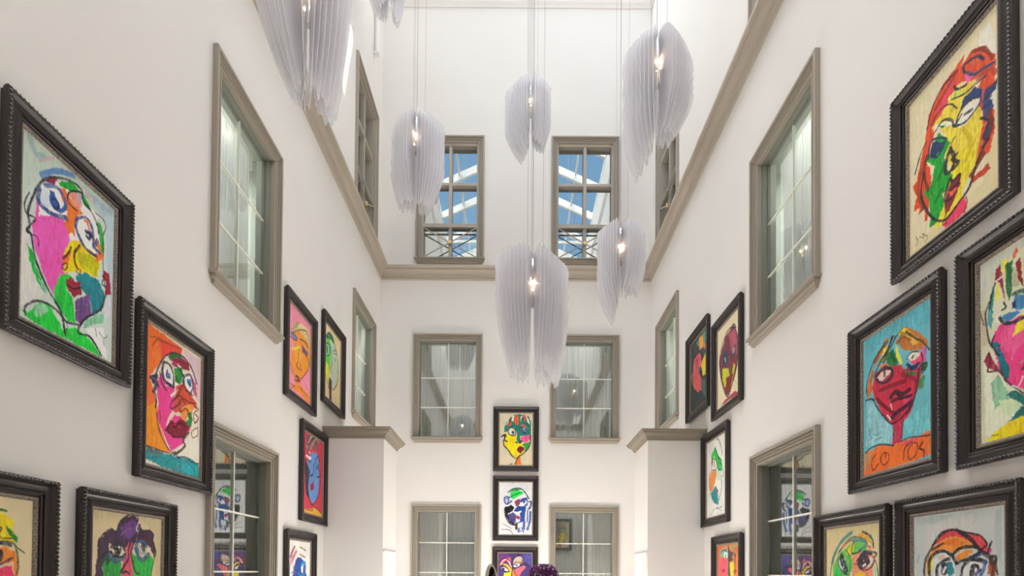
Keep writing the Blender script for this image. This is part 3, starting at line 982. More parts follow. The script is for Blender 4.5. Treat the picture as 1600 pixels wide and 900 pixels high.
wn = 0
cache = {}
ROOM = {(False, 'mid'): 16.0, (True, 'mid'): 3.2, (False, 'low'): .5, (True, 'low'): .6}   # watts of lamps added behind the curtains to brighten them
def window(side, u, z0, z1, st):
    global wn
    wn += 1
    root = empty('window_%d' % wn, origin(side, u, z0), ROT[side], kind='structure')
    key = (wwidth(side, st), round(z1 - z0, 3), st)
    if key not in cache:
        w = key[0] / 2; H = key[1]; g = w - CW
        c = {}
        # casing: jambs run down behind the sill
        c['casing'] = MB().sweep_rect(CAS, -w, w, -.16, H).mesh('casing')
        # hide the lower casing leg by the sill block: rebuild as three sides
        mb = MB(); k = len(CAS)
        for sx in (-1, 1):
            pass
        pts = [(-w, -.02, 1, 0), (-w, H, 1, -1), (w, H, -1, -1), (w, -.02, -1, 0)]
        for cx, cz, sx, sz in pts:
            mb.v += [(cx + sx * d, -o, cz + sz * d) for d, o in CAS]
        for i in range(3):
            a, b = i * k, (i + 1) * k
            mb.f += [(a + j, a + j + 1, b + j + 1, b + j) for j in range(k - 1)]
        c['casing'] = mb.mesh('casing')
        # sill with moulded returns
        mb = MB(); e = w + .022; k = len(SILL)
        ends = []
        for sx in (-1, 1):
            base = len(mb.v)
            mb.v += [(sx * (e + o - .085), 0, z - .11) for o, z in SILL]       # return at the wall
            mb.v += [(sx * (e + o - .085), -o, z - .11) for o, z in SILL]      # mitre
            ends.append(base)
            mb.f += [(base + j, base + j + 1, base + k + j + 1, base + k + j) for j in range(k - 1)]
        a, b = ends[0] + k, ends[1] + k
        mb.f += [(a + j, a + j + 1, b + j + 1, b + j) for j in range(k - 1)]
        mb.box(-g - .02, g + .02, -.05, .14, -.02, .0)
        c['sill'] = mb.mesh('sill')
        gb, gt = .045, H - CW
        if st == 'up':
            gb = .03
            # deep stone coloured sash with thick glazing bars
            mb = MB()
            for a in (-g, g - .03): mb.box(a, a + .03, .02, .13, 0, gt)
            mb.box(-g, g, .02, .13, gt - .05, gt); mb.box(-g, g, .02, .13, 0, .04)
            c['sash'] = mb.mesh('sash')
            mb = MB()
            def bar(x0, x1, zz0, zz1):
                mb.box(x0, x1, .035, .12, zz0, zz1)
            bar(-.028, .028, .04, gt - .05)
            mb.box(-.038, .038, .055, .125, .04, gt - .05)
            for zc in (.76, 1.64):
                bar(-g + .03, g - .03, zc - .028, zc + .028)
                mb.box(-g + .03, g - .03, .055, .125, zc - .04, zc + .04)
            c['glazing_bars'] = mb.mesh('glazing_bars')
        else:
            mb = MB()
            t = .008
            mb.box(-g, -g + t, .045, .14, 0, gt); mb.box(g - t, g, .045, .14, 0, gt)
            mb.box(-g, g, .045, .14, gt - t, gt); mb.box(-g, g, .045, .14, 0, gb)
            for a in (-g, g - .018): mb.box(a, a + .018, .11, .14, 0, gt)
            mb.box(-g, g, .11, .14, gt - .02, gt)
            c['sash'] = mb.mesh('sash')
            mb = MB(); q = .0085
            mb.box(-q, q, .110, .126, gb, gt)
            zs = [gb + .635, gb + 1.265] if st == 'mid' else [gt - .66 - .635 * i for i in range(4)]
            for zc in zs: mb.box(-g, g, .110, .126, zc - q, zc + q)
            c['muntins'] = mb.mesh('muntins')
        c['glass'] = MB().quad((-g, .128, 0), (g, .128, 0), (g, .128, gt), (-g, .128, gt)).mesh('glass')
        # dim room behind the pane (open towards the window)
        mb = MB(); X = w + .35; D0, D1 = .225, 1.6; zb, zt = -.12, H + .12
        P = lambda x, y, z: (x, y, z)
        mb.quad(P(-X, D1, zb), P(X, D1, zb), P(X, D1, zt), P(-X, D1, zt))
        mb.quad(P(-X, D0, zb), P(-X, D1, zb), P(-X, D1, zt), P(-X, D0, zt))
        mb.quad(P(X, D0, zb), P(X, D1, zb), P(X, D1, zt), P(X, D0, zt))
        mb.quad(P(-X, D0, zb), P(X, D0, zb), P(X, D1, zb), P(-X, D1, zb))
        mb.quad(P(-X, D0, zt), P(X, D0, zt), P(X, D1, zt), P(-X, D1, zt))
        c['room_recess'] = mb.mesh('room_recess')
        cache[key] = c
    c = cache[key]; H_ = z1 - z0
    link('casing', c['casing'], root, 'trim')
    link('sill', c['sill'], root, 'trim')
    link('sash', c['sash'], root, 'sash_light' if st == 'up' else 'sash')
    if st == 'up': link('glazing_bars', c['glazing_bars'], root, 'sash_light')
    else: link('muntins', c['muntins'], root, 'muntin')
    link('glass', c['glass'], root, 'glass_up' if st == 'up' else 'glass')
    link('room_recess', c['room_recess'], root, 'room')
    if st != 'up':
        ld = bpy.data.lights.new('curtain_fill', 'AREA'); ld.size = .7; ld.color = (.98, 1, .96)  # added fill above the recess, brightens the curtain from behind
        ld.energy = ROOM[side == 'back', st]
        lo = bpy.data.objects.new('curtain_fill', ld); COL.objects.link(lo); lo.parent = root; lo.location = (0, .85, H_ + .05)
    g = key[0] / 2 - CW
    if st == 'up':
        rl = MB()
        t = .009; yb = .0
        zt_, zb_ = .69, .03
        for a in (-g + .012, g - .012): rl.bar((a, yb, 0), (a, yb, zt_), .014, .014, (0, 1, 0))
        rl.bar((-g, yb, zt_), (g, yb, zt_), .022, .022)
        rl.bar((-g, yb, zb_), (g, yb, zb_), .014, .014)
        rl.bar((-g + .012, yb, zt_ - .01), (g - .012, yb, zb_), .016, .016, (0, 1, 0))
        rl.bar((-g + .012, yb - .001, zb_), (g - .012, yb - .001, zt_ - .01), .016, .016, (0, 1, 0))
        rl.bar((0, yb, zt_), (0, yb, zt_ - .05), .018, .018, (0, 1, 0))
        key2 = ('rail', key[0])
        if key2 not in cache:
            cache[key2] = rl.mesh('railing')
            zc = (zt_ + zb_) / 2 - .005
            rs = MB().tube((0, -.03, zc), (0, .01, zc), .030, 16, .042)
            for i in range(8):
                a = i * PI / 4
                rs.tube((math.cos(a) * .03, -.022, zc + math.sin(a) * .03), (math.cos(a) * .03, .0, zc + math.sin(a) * .03), .012, 8, .016)
            cache[key2, 'r'] = rs.mesh('rosette')
        ro = link('railing', cache[key2], root, 'railing')
        link('rosette', cache[key2, 'r'], ro, 'brass')
    return root

def curtain(side, u, z0, z1, st, a, b, label, group=None, n=26, amp=.028, y=.30):
    g = wwidth(side, st) / 2
    c = empty('sheer_curtain', origin(side, u, z0), ROT[side], label=label, cat='curtain', group=group)
    x0, x1 = a * g, b * g
    zt, zb = z1 - z0 + .05, -.08
    N = n * 10
    mb = MB(); ph = random.random() * 6
    for i in range(N + 1):
        t = i / N; x = x0 + (x1 - x0) * t
        yy = y + amp * math.sin(t * n * 2 * PI + 1.4 * math.sin(t * 9 + ph)) * (.7 + .3 * math.sin(t * 17 + ph))
        mb.v += [(x, yy, zb), (x + .01 * math.sin(t * 31), yy * .6 + y * .4, zt)]
    mb.f = [(2 * i, 2 * i + 2, 2 * i + 3, 2 * i + 1) for i in range(N)]
    mb.build('drape', 'curtain', c, smooth=True)
    MB().tube((x0 - .03, y, zt + .01), (x1 + .03, y, zt + .01), .012, 8).build('curtain_rod', 'white', c)
    return c

for w in WIN: window(*w)
CUR = {
 ('left', 5.60, 'low'): (-1.3, .78, 'sheer curtain in the lower left side window, painting reflections over it'),
 ('left', 5.60, 'mid'): (-1.3, .80, 'pale sheer curtain in the large middle window of the left wall'),
 ('left', 9.88, 'mid'): (-1.3, .62, 'pale sheer curtain in the middle left-wall window nearest the end wall'),
 ('right', 5.60, 'low'): (-.78, 1.3, 'sheer curtain in the lower right side window, painting reflections over it'),
 ('right', 5.60, 'mid'): (-.80, 1.3, 'pale sheer curtain in the large middle window of the right wall'),
 ('right', 9.88, 'mid'): (-.62, 1.3, 'pale sheer curtain in the middle right-wall window nearest the end wall'),
 ('back', -1.462, 'low'): (-1.2, 1.2, 'grey sheer curtain in the bottom left window of the end wall'),
 ('back', 1.447, 'low'): (-1.2, 1.2, 'grey sheer curtain in the bottom right window of the end wall'),
 ('back', -1.462, 'mid'): (-1.2, 1.2, 'pleated sheer curtain in the middle left window of the end wall'),
 ('back', 1.442, 'mid'): (-1.2, 1.2, 'pleated sheer curtain in the middle right window of the end wall'),
}
for side, u, z0, z1, st in WIN:
    k = (side, u, st)
    if k in CUR: curtain(side, u, z0, z1, st, *CUR[k])

# ---------------------------------------------------------------- glazed gable roof
mid = (XL + XR) / 2
roof = empty('ceiling', (mid, YR, ZE), kind='structure')
hw = (XR - XL) / 2 + .2
rise = ZRIDGE - ZE
def rb(name, p, q, w, h, mat='white'):
    return MB().bar(p, q, w, h).build(name, mat, roof)
LEN = YB - YR
nr = 7
ys = [1.30 + 1.5 * i for i in range(nr)]
for yv in ys:
    for s in (-1, 1):
        rb('rafter', (s * hw, yv, -.02), (0, yv, rise - .02), .10, .24)
    rb('tie_beam', (-hw, yv, .03), (hw, yv, .03), .06, .10) if yv in ys[::2] else None
for s in (-1, 1):
    for t in (.33, .66):
        rb('purlin', (s * hw * (1 - t), 0, rise * t + .05), (s * hw * (1 - t), LEN, rise * t + .05), .06, .08)
    rb('eaves_beam', (s * (hw - .1), 0, .0), (s * (hw - .1), LEN, 0), .22, .2)
    g = MB().quad((s * hw, 0, .12), (0, 0, rise + .12), (0, LEN, rise + .12), (s * hw, LEN, .12)).build('glazing', 'glass_roof', roof)
rb('ridge_beam', (0, 0, rise), (0, LEN, rise), .16, .3)

# white drain pipe high on the left wall
dp = empty('mounted_drain_pipe', (XL + .06, 10.35, 11.95), label='short white vertical pipe high on the left wall near the far corner', cat='pipe')
pp = MB().tube((0, 0, 0), (0, 0, 1.95), .045, 14).build('pipe', 'white', dp, smooth=False)
MB().box(-.06, .02, -.02, .02, .02, .06).box(-.055, .055, -.055, .055, -.01, .03).build('bracket', 'white', pp)

# ---------------------------------------------------------------- paintings
ART_SCALE = {'L': 1.22, 'R': 1.17, 'B': 1.05}
def vnoise(nx, ny, fx, fy, rng):
    g = rng.random((int(fy) + 3, int(fx) + 3))
    x = np.linspace(0, fx, nx); y = np.linspace(0, fy, ny)
    xi = x.astype(int); yi = y.astype(int); xf = x - xi; yf = y - yi
    xf = xf * xf * (3 - 2 * xf); yf = yf * yf * (3 - 2 * yf)
    a = g[np.ix_(yi, xi)]; b = g[np.ix_(yi, xi + 1)]; c = g[np.ix_(yi + 1, xi)]; d = g[np.ix_(yi + 1, xi + 1)]
    return (a * (1 - xf) + b * xf) * (1 - yf)[:, None] + (c * (1 - xf) + d * xf) * yf[:, None]

CWID, CHEI = .695, 1.10
def rasterise(key, nx, ny):
    bg, ops = ART[key]
    rng = np.random.default_rng(sum(map(ord, key)) * 13)
    U, V = np.meshgrid((np.arange(nx) + .5) / nx * CWID, (np.arange(ny) + .5) / ny * CHEI)
    n1 = vnoise(nx, ny, 14, 22, rng) - .5; n2 = vnoise(nx, ny, 14, 22, rng) - .5
    n3 = vnoise(nx, ny, 50, 80, rng) - .5; n4 = vnoise(nx, ny, 50, 80, rng) - .5
    streak = vnoise(nx, ny, 70, 16, rng) - .5
    fine = vnoise(nx, ny, nx / 2.2, ny / 9, rng) - .5
    cloud = vnoise(nx, ny, 6, 9, rng) - .5
    Ud = U + .010 * n1 + .010 * n3; Vd = V + .012 * n2 + .012 * n4
    px = CHEI / ny
    def lin(h): return np.array(srgb(h)[:3])
    img = np.ones((ny, nx, 3)) * lin(bg)
    img *= (1 + .14 * cloud + .05 * streak)[..., None]
    def segd(X, Y, pts):
        best = np.full(X.shape, 9.); 
        for (ax, ay), (bx, by) in zip(pts[:-1], pts[1:]):
            dx, dy = bx - ax, by - ay; L = dx * dx + dy * dy + 1e-12
            t = np.clip(((X - ax) * dx + (Y - ay) * dy) / L, 0, 1)
            best = np.minimum(best, (X - ax - t * dx) ** 2 + (Y - ay - t * dy) ** 2)
        return np.sqrt(best)
    for line in ops.split('\n'):
        t = line.split(); c = lin(t[0]); wd = int(t[1]) / 1000 * CHEI
        pts = [tuple(float(q) / 1000 for q in p.split(',')) for p in t[2:]]
        pts = [(a * CWID, b * CHEI) for a, b in pts]
        xs = [p[0] for p in pts]; yv = [p[1] for p in pts]; m_ = wd + .03
        i0 = max(0, int((min(xs) - m_) / CWID * nx)); i1 = min(nx, int((max(xs) + m_) / CWID * nx) + 1)
        j0 = max(0, int((min(yv) - m_) / CHEI * ny)); j1 = min(ny, int((max(yv) + m_) / CHEI * ny) + 1)
        if i0 >= i1 or j0 >= j1: continue
        sl = (slice(j0, j1), slice(i0, i1))
        if wd == 0:
            X, Y = Ud[sl], Vd[sl]
            ins = np.zeros(X.shape, bool); q = pts[-1]
            for p in pts:
                cond = ((p[1] > Y) != (q[1] > Y))
                with np.errstate(divide='ignore', invalid='ignore'):
                    xx = (q[0] - p[0]) * (Y - p[1]) / (q[1] - p[1] + 1e-15) + p[0]
                ins ^= cond & (X < xx); q = p
            d = segd(X, Y, pts + [pts[0]])
            sd = np.where(ins, d, -d)
            al = np.clip(.5 + sd / (1.2 * px), 0, 1) * np.clip(1.42 + 1.3 * fine[sl] + .4 * n3[sl], .3, 1)
            amp = .3 if c.min() > .28 else 1
            shade = 1 + amp * (.18 * cloud[sl] + .42 * streak[sl] + .28 * n3[sl] + .25 * fine[sl])
        else:
            # catmull-rom
            if len(pts) > 2:
                P_ = [pts[0]] + pts + [pts[-1]]; cr = []
                for i in range(1, len(P_) - 2):
                    p0, p1, p2, p3 = P_[i - 1:i + 3]
                    for k in range(5):
                        s_ = k / 5
                        cr.append(tuple(.5 * (2 * p1[j] + (p2[j] - p0[j]) * s_ + (2 * p0[j] - 5 * p1[j] + 4 * p2[j] - p3[j]) * s_ ** 2 + (3 * p1[j] - p0[j] - 3 * p2[j] + p3[j]) * s_ ** 3) for j in (0, 1)))
                cr.append(pts[-1]); pts = cr
            X = U[sl] + .004 * n3[sl]; Y = V[sl] + .004 * n4[sl]
            d = segd(X, Y, pts)
            w2 = wd * .88 * (1 + .5 * n1[sl])
            al = np.clip(.5 + (w2 - d) / (1.1 * px), 0, 1) * np.clip(.92 + .5 * n3[sl], 0, 1)
            shade = 1 + .35 * n3[sl] + .1 * streak[sl]
        al = np.clip(al, 0, 1)[..., None]
        img[sl] = img[sl] * (1 - al) + np.clip(c * shade[..., None], 0, 1) * al
    lum = img.mean(-1, keepdims=True)
    return np.clip(img * (.75 + (ART_SCALE[key[0]] - .75) * np.clip(lum / .16, 0, 1)), 0, .93)

def canvas_mesh(key, nx, ny):
    img = rasterise(key, nx, ny)
    me = bpy.data.meshes.new('canvas')
    X, Z = np.meshgrid(np.linspace(-CWID / 2, CWID / 2, nx), np.linspace(CHEI / 2, -CHEI / 2, ny))
    co = np.empty((ny * nx, 3), np.float32); co[:, 0] = X.ravel(); co[:, 1] = -.014; co[:, 2] = Z.ravel()
    me.vertices.add(nx * ny); me.vertices.foreach_set('co', co.ravel())
    i = (np.arange(ny - 1)[:, None] * nx + np.arange(nx - 1)[None, :]).ravel()
    q = np.stack([i, i + nx, i + nx + 1, i + 1], 1).astype(np.int32)
    me.loops.add(q.size); me.loops.foreach_set('vertex_index', q.ravel())
    me.polygons.add(len(q)); me.polygons.foreach_set('loop_start', np.arange(0, q.size, 4, dtype=np.int32))
    me.update(calc_edges=True)
    at = me.color_attributes.new('pigment', 'FLOAT_COLOR', 'POINT')
    rgba = np.ones((ny * nx, 4), np.float32); rgba[:, :3] = img.reshape(-1, 3)
    at.data.foreach_set('color', rgba.ravel())
    me.materials.append(M['canvas'])
    return me

FW, FH = CWID + .27, CHEI + .27
FR = [(.012, 0), (.012, .018), (.004, .022), (.004, .032), (0, .036), (0, .056), (.004, .060), (.024, .060), (.027, .056), (.033, .050), (.041, .041), (.052, .035),
      (.064, .033), (.074, .036), (.080, .043), (.084, .046), (.089, .046), (.091, .034), (.096, .034), (.099, .039), (.104, .039), (.107, .034), (.108, .024)]
frame_me = MB().sweep_rect(FR, -FW / 2, FW / 2, -FH / 2, FH / 2).mesh('frame_moulding')
LN = [(.108, .024), (.112, .028), (.118, .029), (.126, .026), (.131, .020), (.136, .013)]
liner_me = MB().sweep_rect(LN, -FW / 2, FW / 2, -FH / 2, FH / 2).mesh('liner')
def rope_mesh(per=.0265, ring=8):
    mb = MB(); k = 8; cx, cz = FW / 2 - .0135, FH / 2 - .0135
    cor = [(-cx, -cz), (cx, -cz), (cx, cz), (-cx, cz)]
    for i in range(4):
        (ax, az), (bx, bz) = cor[i], cor[(i + 1) % 4]
        L = math.hypot(bx - ax, bz - az); dx, dz = (bx - ax) / L, (bz - az) / L; nxx, nz = -dz, dx
        n = int(L / per * ring); base = len(mb.v)
        for j in range(n + 1):
            s = L * j / n
            for a in range(k):
                th = 2 * PI * a / k
                r = .0085 + .0036 * math.cos(2 * PI * s / per + th * 1.0)
                mb.v.append((ax + dx * s + nxx * r * math.cos(th), -.060 - r * math.sin(th), az + dz * s + nz * r * math.cos(th)))
        for j in range(n):
            for a in range(k):
                p = base + j * k + a; q = base + j * k + (a + 1) % k
                mb.f.append((p, q, q + k, p + k))
    return mb.mesh('rope_border')
rope_me = rope_mesh()
rope_me.polygons.foreach_set('use_smooth', [True] * len(rope_me.polygons))

PAINTINGS = [
 ('L1', 'left', 3.367, 3.62, 180, 285, 'framed painting of a face with big pink cheek and bright green shoulders'),
 ('L2', 'left', 4.42, 2.985, 140, 222, 'framed painting of a pink face on orange ground above a teal band'),
 ('L3', 'left', 2.785, 1.455, 140, 222, 'framed painting of yellow hair and orange face on cream, cut by the left photo edge'),
 ('L4', 'left', 3.925, 1.46, 140, 222, 'framed painting of a green face with purple lobed hair, low on the left wall'),
 ('L5', 'left', 6.95, 4.47, 90, 142, 'framed painting of an orange face on pink ground beside the large left window'),
 ('L6', 'left', 8.19, 4.80, 90, 142, 'framed painting of a half yellow-green, half pale face on cream'),
 ('L7', 'left', 7.46, 2.955, 90, 142, 'framed painting of a blue mask-like face on red ground, beside the left pillar'),
 ('L8', 'left', 7.03, 1.445, 90, 142, 'framed painting of blue and rose brushstrokes on white, lowest before the left pillar'),
 ('R1', 'right', 3.415, 4.455, 180, 285, 'framed painting of a yellow and green face with spiky orange hair'),
 ('R2', 'right', 3.925, 2.96, 140, 222, 'framed painting of a dark red face on turquoise ground with orange shoulders'),
 ('R3', 'right', 2.845, 2.955, 180, 285, 'framed painting of pink cheek and striped hair above yellow collar, at the right edge'),
 ('R4', 'right', 4.437, 1.46, 140, 222, 'framed painting of a green and salmon face with dark blue eyes on cream'),
 ('R5', 'right', 3.39, 1.465, 180, 285, 'framed painting of a wide-eyed face in a red cap on pale grey, bottom right corner'),
 ('R6', 'right', 7.02, 4.465, 90, 142, 'framed painting of a dark maroon egg-shaped head on cream'),
 ('R7', 'right', 8.155, 4.755, 90, 142, 'framed painting with pink and yellow face on dark ground, farthest on the right wall'),
 ('R8', 'right', 7.43, 2.975, 90, 142, 'framed painting of a narrow green and orange face on white, beside the right pillar'),
 ('R9', 'right', 7.01, 1.44, 90, 142, 'framed painting of a rose face beside a yellow face'),
 ('B1', 'back', -.003, 4.413, 100, 158, 'framed painting of a yellow face with green spiky hair on the end wall'),
 ('B2', 'back', -.001, 2.948, 100, 158, 'framed painting of a blue and black face with green cap on white'),
 ('B3', 'back', -.003, 1.452, 100, 158, 'framed painting of two pressed faces on purple ground behind the geodes'),
 ('B1', 'rear', 1.97, 3.25, 60, 95, 'framed painting seen only as a reflection in the bottom right end window'),
]
for key, side, u, z, nx, ny, lab in PAINTINGS:
    p = empty('framed_painting', origin(side, u, z), ROT[side], label=lab, cat='painting', group='framed face paintings on the walls')
    link('frame_moulding', frame_me, p, 'frame')
    link('rope_border', rope_me, p, 'rope')
    link('liner', liner_me, p, 'liner')
    link('canvas', canvas_mesh(key, nx, ny), p)

# ---------------------------------------------------------------- pendants
def roof_z(x): return ZE + rise * (1 - abs(x - mid) / hw)
def pendant(px, y, ztop, Lf, Rt, Fr, label, nb=40, twist=0.0, watts=GLOW):
    """Lf / Rt / Fr = (radius, shoulder drop, waist drop, tip radius, tip length) to the left, right and front/back"""
    x = px
    p = empty('blade_pendant', (x, y, ztop), label=label, cat='pendant lamp', group='translucent blade pendants')
    for i in range(nb):
        th = 2 * PI * (i + .5) / nb + twist
        c, s = math.cos(th), math.sin(th)
        if abs(c) < .20: continue                    # the shade is open in front and behind
        A = Rt if c > 0 else Lf
        w = abs(c) ** 1.6
        R, d0, d1, rt, L = [A[k] * w + Fr[k] * (1 - w) for k in range(5)]
        pw = 1.3                                    # lozenge-like plan with softened corners
        R = ((abs(c) / A[0]) ** pw + (abs(s) / Fr[0]) ** pw) ** (-1 / pw)
        rt = min(rt, R * .75)
        L += random.uniform(-.03, .03) + (.03 if i % 2 else -.03); top = random.uniform(-.02, .012)
        out = []
        r0 = .045
        for k in range(10):
            t = 1 - (1 - k / 9) ** 1.5; r = r0 + (R - r0) * t ** .85
            out.append((r, top * (1 - t) - d0 * (1 - math.sqrt(max(0, 1 - (t ** .85) ** 2)))))
        nk = 6
        for k in range(1, nk + 1):
            t = k / nk; out.append((R - .012 * (k % 2) * (k < nk), -(d0 + (d1 - d0) * t)))
        for k in range(1, 9):
            t = k / 8; r = R + (rt - R) * t ** 1.55
            out.append((r, -(d1 + (L - d1) * t)))
        out.append((rt - .022, -(L + .004)))
        zi = .34
        for k in range(1, 12):
            t = k / 12
            r = (rt - .045) + (r0 + .02 - rt + .045) * t ** .75 - .004 * math.cos(k * 3.0)
            out.append((max(r, r0), -((L - .05) + (zi - L + .05) * t)))
        out.append((r0, -zi))
        mb = MB(); hh = .0022; n = len(out)
        for sg in (-1, 1):
            mb.v += [(r * c - sg * hh * s, r * s + sg * hh * c, z) for r, z in out]
        mb.f.append(tuple(range(n))); mb.f.append(tuple(range(2 * n - 1, n - 1, -1)))
        mb.f += [(j, n + j, n + (j + 1) % n, (j + 1) % n) for j in range(n)]
        bl = mb.build('blade', 'blade', p)
        bl.data.materials.append(M['blade_edge'])
        bl.data.polygons.foreach_set('material_index', [0, 0] + [1] * (len(bl.data.polygons) - 2))
    MB().lathe([(.0, -.05), (.05, -.06), (.062, -.16), (.066, -.30), (.045, -.42), (.0, -.43)], k=16).build('glass_body', 'tube', p, smooth=True)
    hold = MB().tube((0, 0, -.42), (0, 0, -.56), .022, 12).tube((0, 0, -.56), (0, 0, -.60), .03, 12).build('lamp_holder', 'chrome', p)
    for k in range(6):
        a = k * 2 * PI / 6 + .4
        bx, by, bz = .07 * math.cos(a), .07 * math.sin(a), -.36 + .04 * math.sin(a * 2)
        MB().lathe([(0.001, bz + .022), (.009, bz + .016), (.013, bz), (.009, bz - .014), (.001, bz - .018)], bx, by, 8).build('light_bulb', 'bulb', hold, smooth=True)
    if watts:
        ld = bpy.data.lights.new('pendant_glow', 'POINT'); ld.energy = watts; ld.color = (1, .93, .85); ld.shadow_soft_size = .012
        lo = bpy.data.objects.new('pendant_glow', ld); COL.objects.link(lo); lo.parent = p; lo.location = (0, 0, -.46)
    rz = roof_z(x) - .15 - ztop
    cab = MB(); offs = ((-.06, .03), (.12, .02), (-.02, -.08))
    for dx, dy in offs: cab.tube((dx * 1.2, dy, rz), (dx, dy, -.02), .0022, 5)
    cab = cab.build('suspension_wires', 'wire', p)
    for dx, dy in offs: MB().tube((dx, dy, .0), (dx, dy, -.05), .006, 8).build('wire_clamp', 'chrome', cab)
    MB().tube((0, 0, rz), (0, 0, -.06), .0042, 6).build('power_cable', 'wire', p)
    return p

def ax(px, y): return (px - 805) / 820 * y
#            left                          right                         front/back
pendant(ax(470, 4.5), 4.5, 6.95, (.47, .40, .30, .13, 1.24), (.385, .30, .25, .25, 1.38), (.40, .35, .55, .12, 1.22),
        'large dark grey blade pendant cropped by the top edge, nearest and leftmost', watts=0)
pendant(ax(598, 9.0), 9.0, 12.55, (.40, .3, .8, .2, 1.25), (.30, .3, .8, .18, 1.42), (.36, .3, .8, .16, 1.2),
        'blade pendant showing only its lower tip at the top edge by the left corner')
pendant(ax(644, 8.0), 8.0, 8.64, (.40, .36, .95, .26, 1.40), (.45, .30, .85, .22, 1.45), (.40, .40, .80, .12, 1.45),
        'blade pendant with glowing bulbs hanging before the upper left window of the end wall')
pendant(ax(824, 9.3), 9.3, 10.38, (.48, .28, .85, .17, 1.42), (.38, .12, .70, .25, 1.18), (.36, .10, .6, .12, 1.05),
        'small pale blade pendant highest in the centre between the two upper windows')
pendant(ax(1024, 6.0), 6.0, 7.83, (.41, .40, 1.15, .27, 1.66), (.43, .42, .72, .22, 1.16), (.38, .32, .75, .10, 1.22),
        'large grey blade pendant at upper right with one long left tip reaching down')
pendant(ax(829, 6.1), 6.1, 5.31, (.455, .0, .46, .26, 1.42), (.44, .22, .66, .31, 1.50), (.37, .03, .50, .17, 1.42),
        'wide wing-shaped blade pendant lowest in the centre, in front of the end wall')
pendant(ax(967, 8.0), 8.0, 6.94, (.37, .15, .98, .13, 1.50), (.40, .16, .60, .28, 1.02), (.34, .05, .6, .07, 1.02),
        'blade pendant hanging before the upper right window just above the cornice line')

# ---------------------------------------------------------------- geodes at the bottom edge
def geode(name, x, y, w, d, h, label, cat, split=False):
    g = empty(name, (x, y, 0), label=label, cat=cat)
    nu, nv = 40, 40
    mb = MB()
    def pt(i, j, k=1):
        a = 2 * PI * i / nu; t = j / nv
        z = h * t ** .85
        rr = math.cos(t * PI / 2) ** .55
        q = 1 + .04 * math.sin(3 * a + 5 * t) + .03 * math.sin(7 * a - 9 * t)
        return (math.cos(a) * w / 2 * rr * q * k, math.sin(a) * d / 2 * rr * q * k, z * (1 if k == 1 else .985))
    for j in range(nv + 1):
        for i in range(nu): mb.v.append(pt(i, j))
    mb.f = [(j * nu + i, j * nu + (i + 1) % nu, (j + 1) * nu + (i + 1) % nu, (j + 1) * nu + i) for j in range(nv) for i in range(nu)]
    mb.f.append(tuple(reversed(range(nu))))
    mb.build('rock_shell', 'rock' if not split else 'agate_rim', g, smooth=True)
    return g, pt
g, pt = geode('amethyst_geode', .215, 4.0, .42, .34, 1.655, 'dark purple amethyst geode with white sparkles at the bottom edge', 'geode')
mb = MB()
rg = random.Random(3)
for n_ in range(2600):
    a = rg.uniform(0, 2 * PI); t = 1 - rg.random() ** 1.5 * .75
    def P2(a, t):
        z = 1.655 * math.sin(t * PI / 2) ** .9; rr = max(0, math.cos(t * PI / 2)) ** .55
        return Vector((math.cos(a) * .21 * rr, math.sin(a) * .17 * rr, z))
    p = P2(a, t); nrm = (P2(a + .01, t) - p).cross(P2(a, t - .01) - p)
    if nrm.length < 1e-9: continue
    nrm = -nrm.normalized()
    if nrm.dot(Vector((p.x, p.y, .3))) < 0: nrm = -nrm
    r = rg.uniform(.006, .011)
    nrm = (nrm + Vector([rg.uniform(-.35, .35) for _ in range(3)])).normalized()
    mb.tube(tuple(p - nrm * .004), tuple(p + nrm * rg.uniform(.006, .014)), r, 5, r * .25)
mb.build('crystal_crust', 'amethyst', g)
# split brown geode: two-toned slab, hollow side to the viewer
g = empty('brown_geode', (-.158, 4.05, 0), label='brown split geode slice with pale rim and dark hollow at the bottom edge', cat='geode')
def outline(k, h):
    pts = []
    for i in range(33):
        t = i / 32 * PI
        xx = math.cos(t) * .098 * k * (1 + .05 * math.sin(5 * t)) - .03 * math.sin(t)
        zz = h * (max(0, math.sin(t)) ** .35)
        pts.append((xx, zz))
    return pts
mb = MB(); o1 = outline(1, 1.665); n = len(o1)
mb.v = [(a, 0, b) for a, b in o1] + [(a * .9, .16, b * .985) for a, b in o1]
mb.f = [tuple(range(n, 2 * n))] + [(i, i + 1, n + i + 1, n + i) for i in range(n - 1)] + [(n - 1, 0, n, 2 * n - 1)]
o2 = [(a * .60 - .004, b) for a, b in outline(1, 1.645)]
mb.v += [(a, 0, b) for a, b in o2]
mb.f += [(i, 2 * n + i, 2 * n + i + 1, i + 1) for i in range(n - 1)]
mb.build('pale_rim', 'agate_rim', g)
mb = MB(); mb.v = [(a, 0, b) for a, b in o2] + [(a * .5, .07, b * .97) for a, b in o2]
mb.f = [(i, i + 1, n + i + 1, n + i) for i in range(n - 1)] + [tuple(range(n, 2 * n))]
mb.build('dark_hollow', 'agate_core', g)

# ---------------------------------------------------------------- light
w = bpy.data.worlds.new('sky'); SC.world = w; w.use_nodes = True
nt = w.node_tree; nt.nodes.clear()
out = nt.nodes.new('ShaderNodeOutputWorld'); bg = nt.nodes.new('ShaderNodeBackground')
tc = nt.nodes.new('ShaderNodeTexCoord'); sx = nt.nodes.new('ShaderNodeSeparateXYZ')
nt.links.new(tc.outputs['Generated'], sx.inputs[0])
nn = nt.nodes.new('ShaderNodeTexNoise'); nn.inputs['Scale'].default_value = 2.2; nn.inputs['Detail'].default_value = 5
nt.links.new(tc.outputs['Generated'], nn.inputs['Vector'])
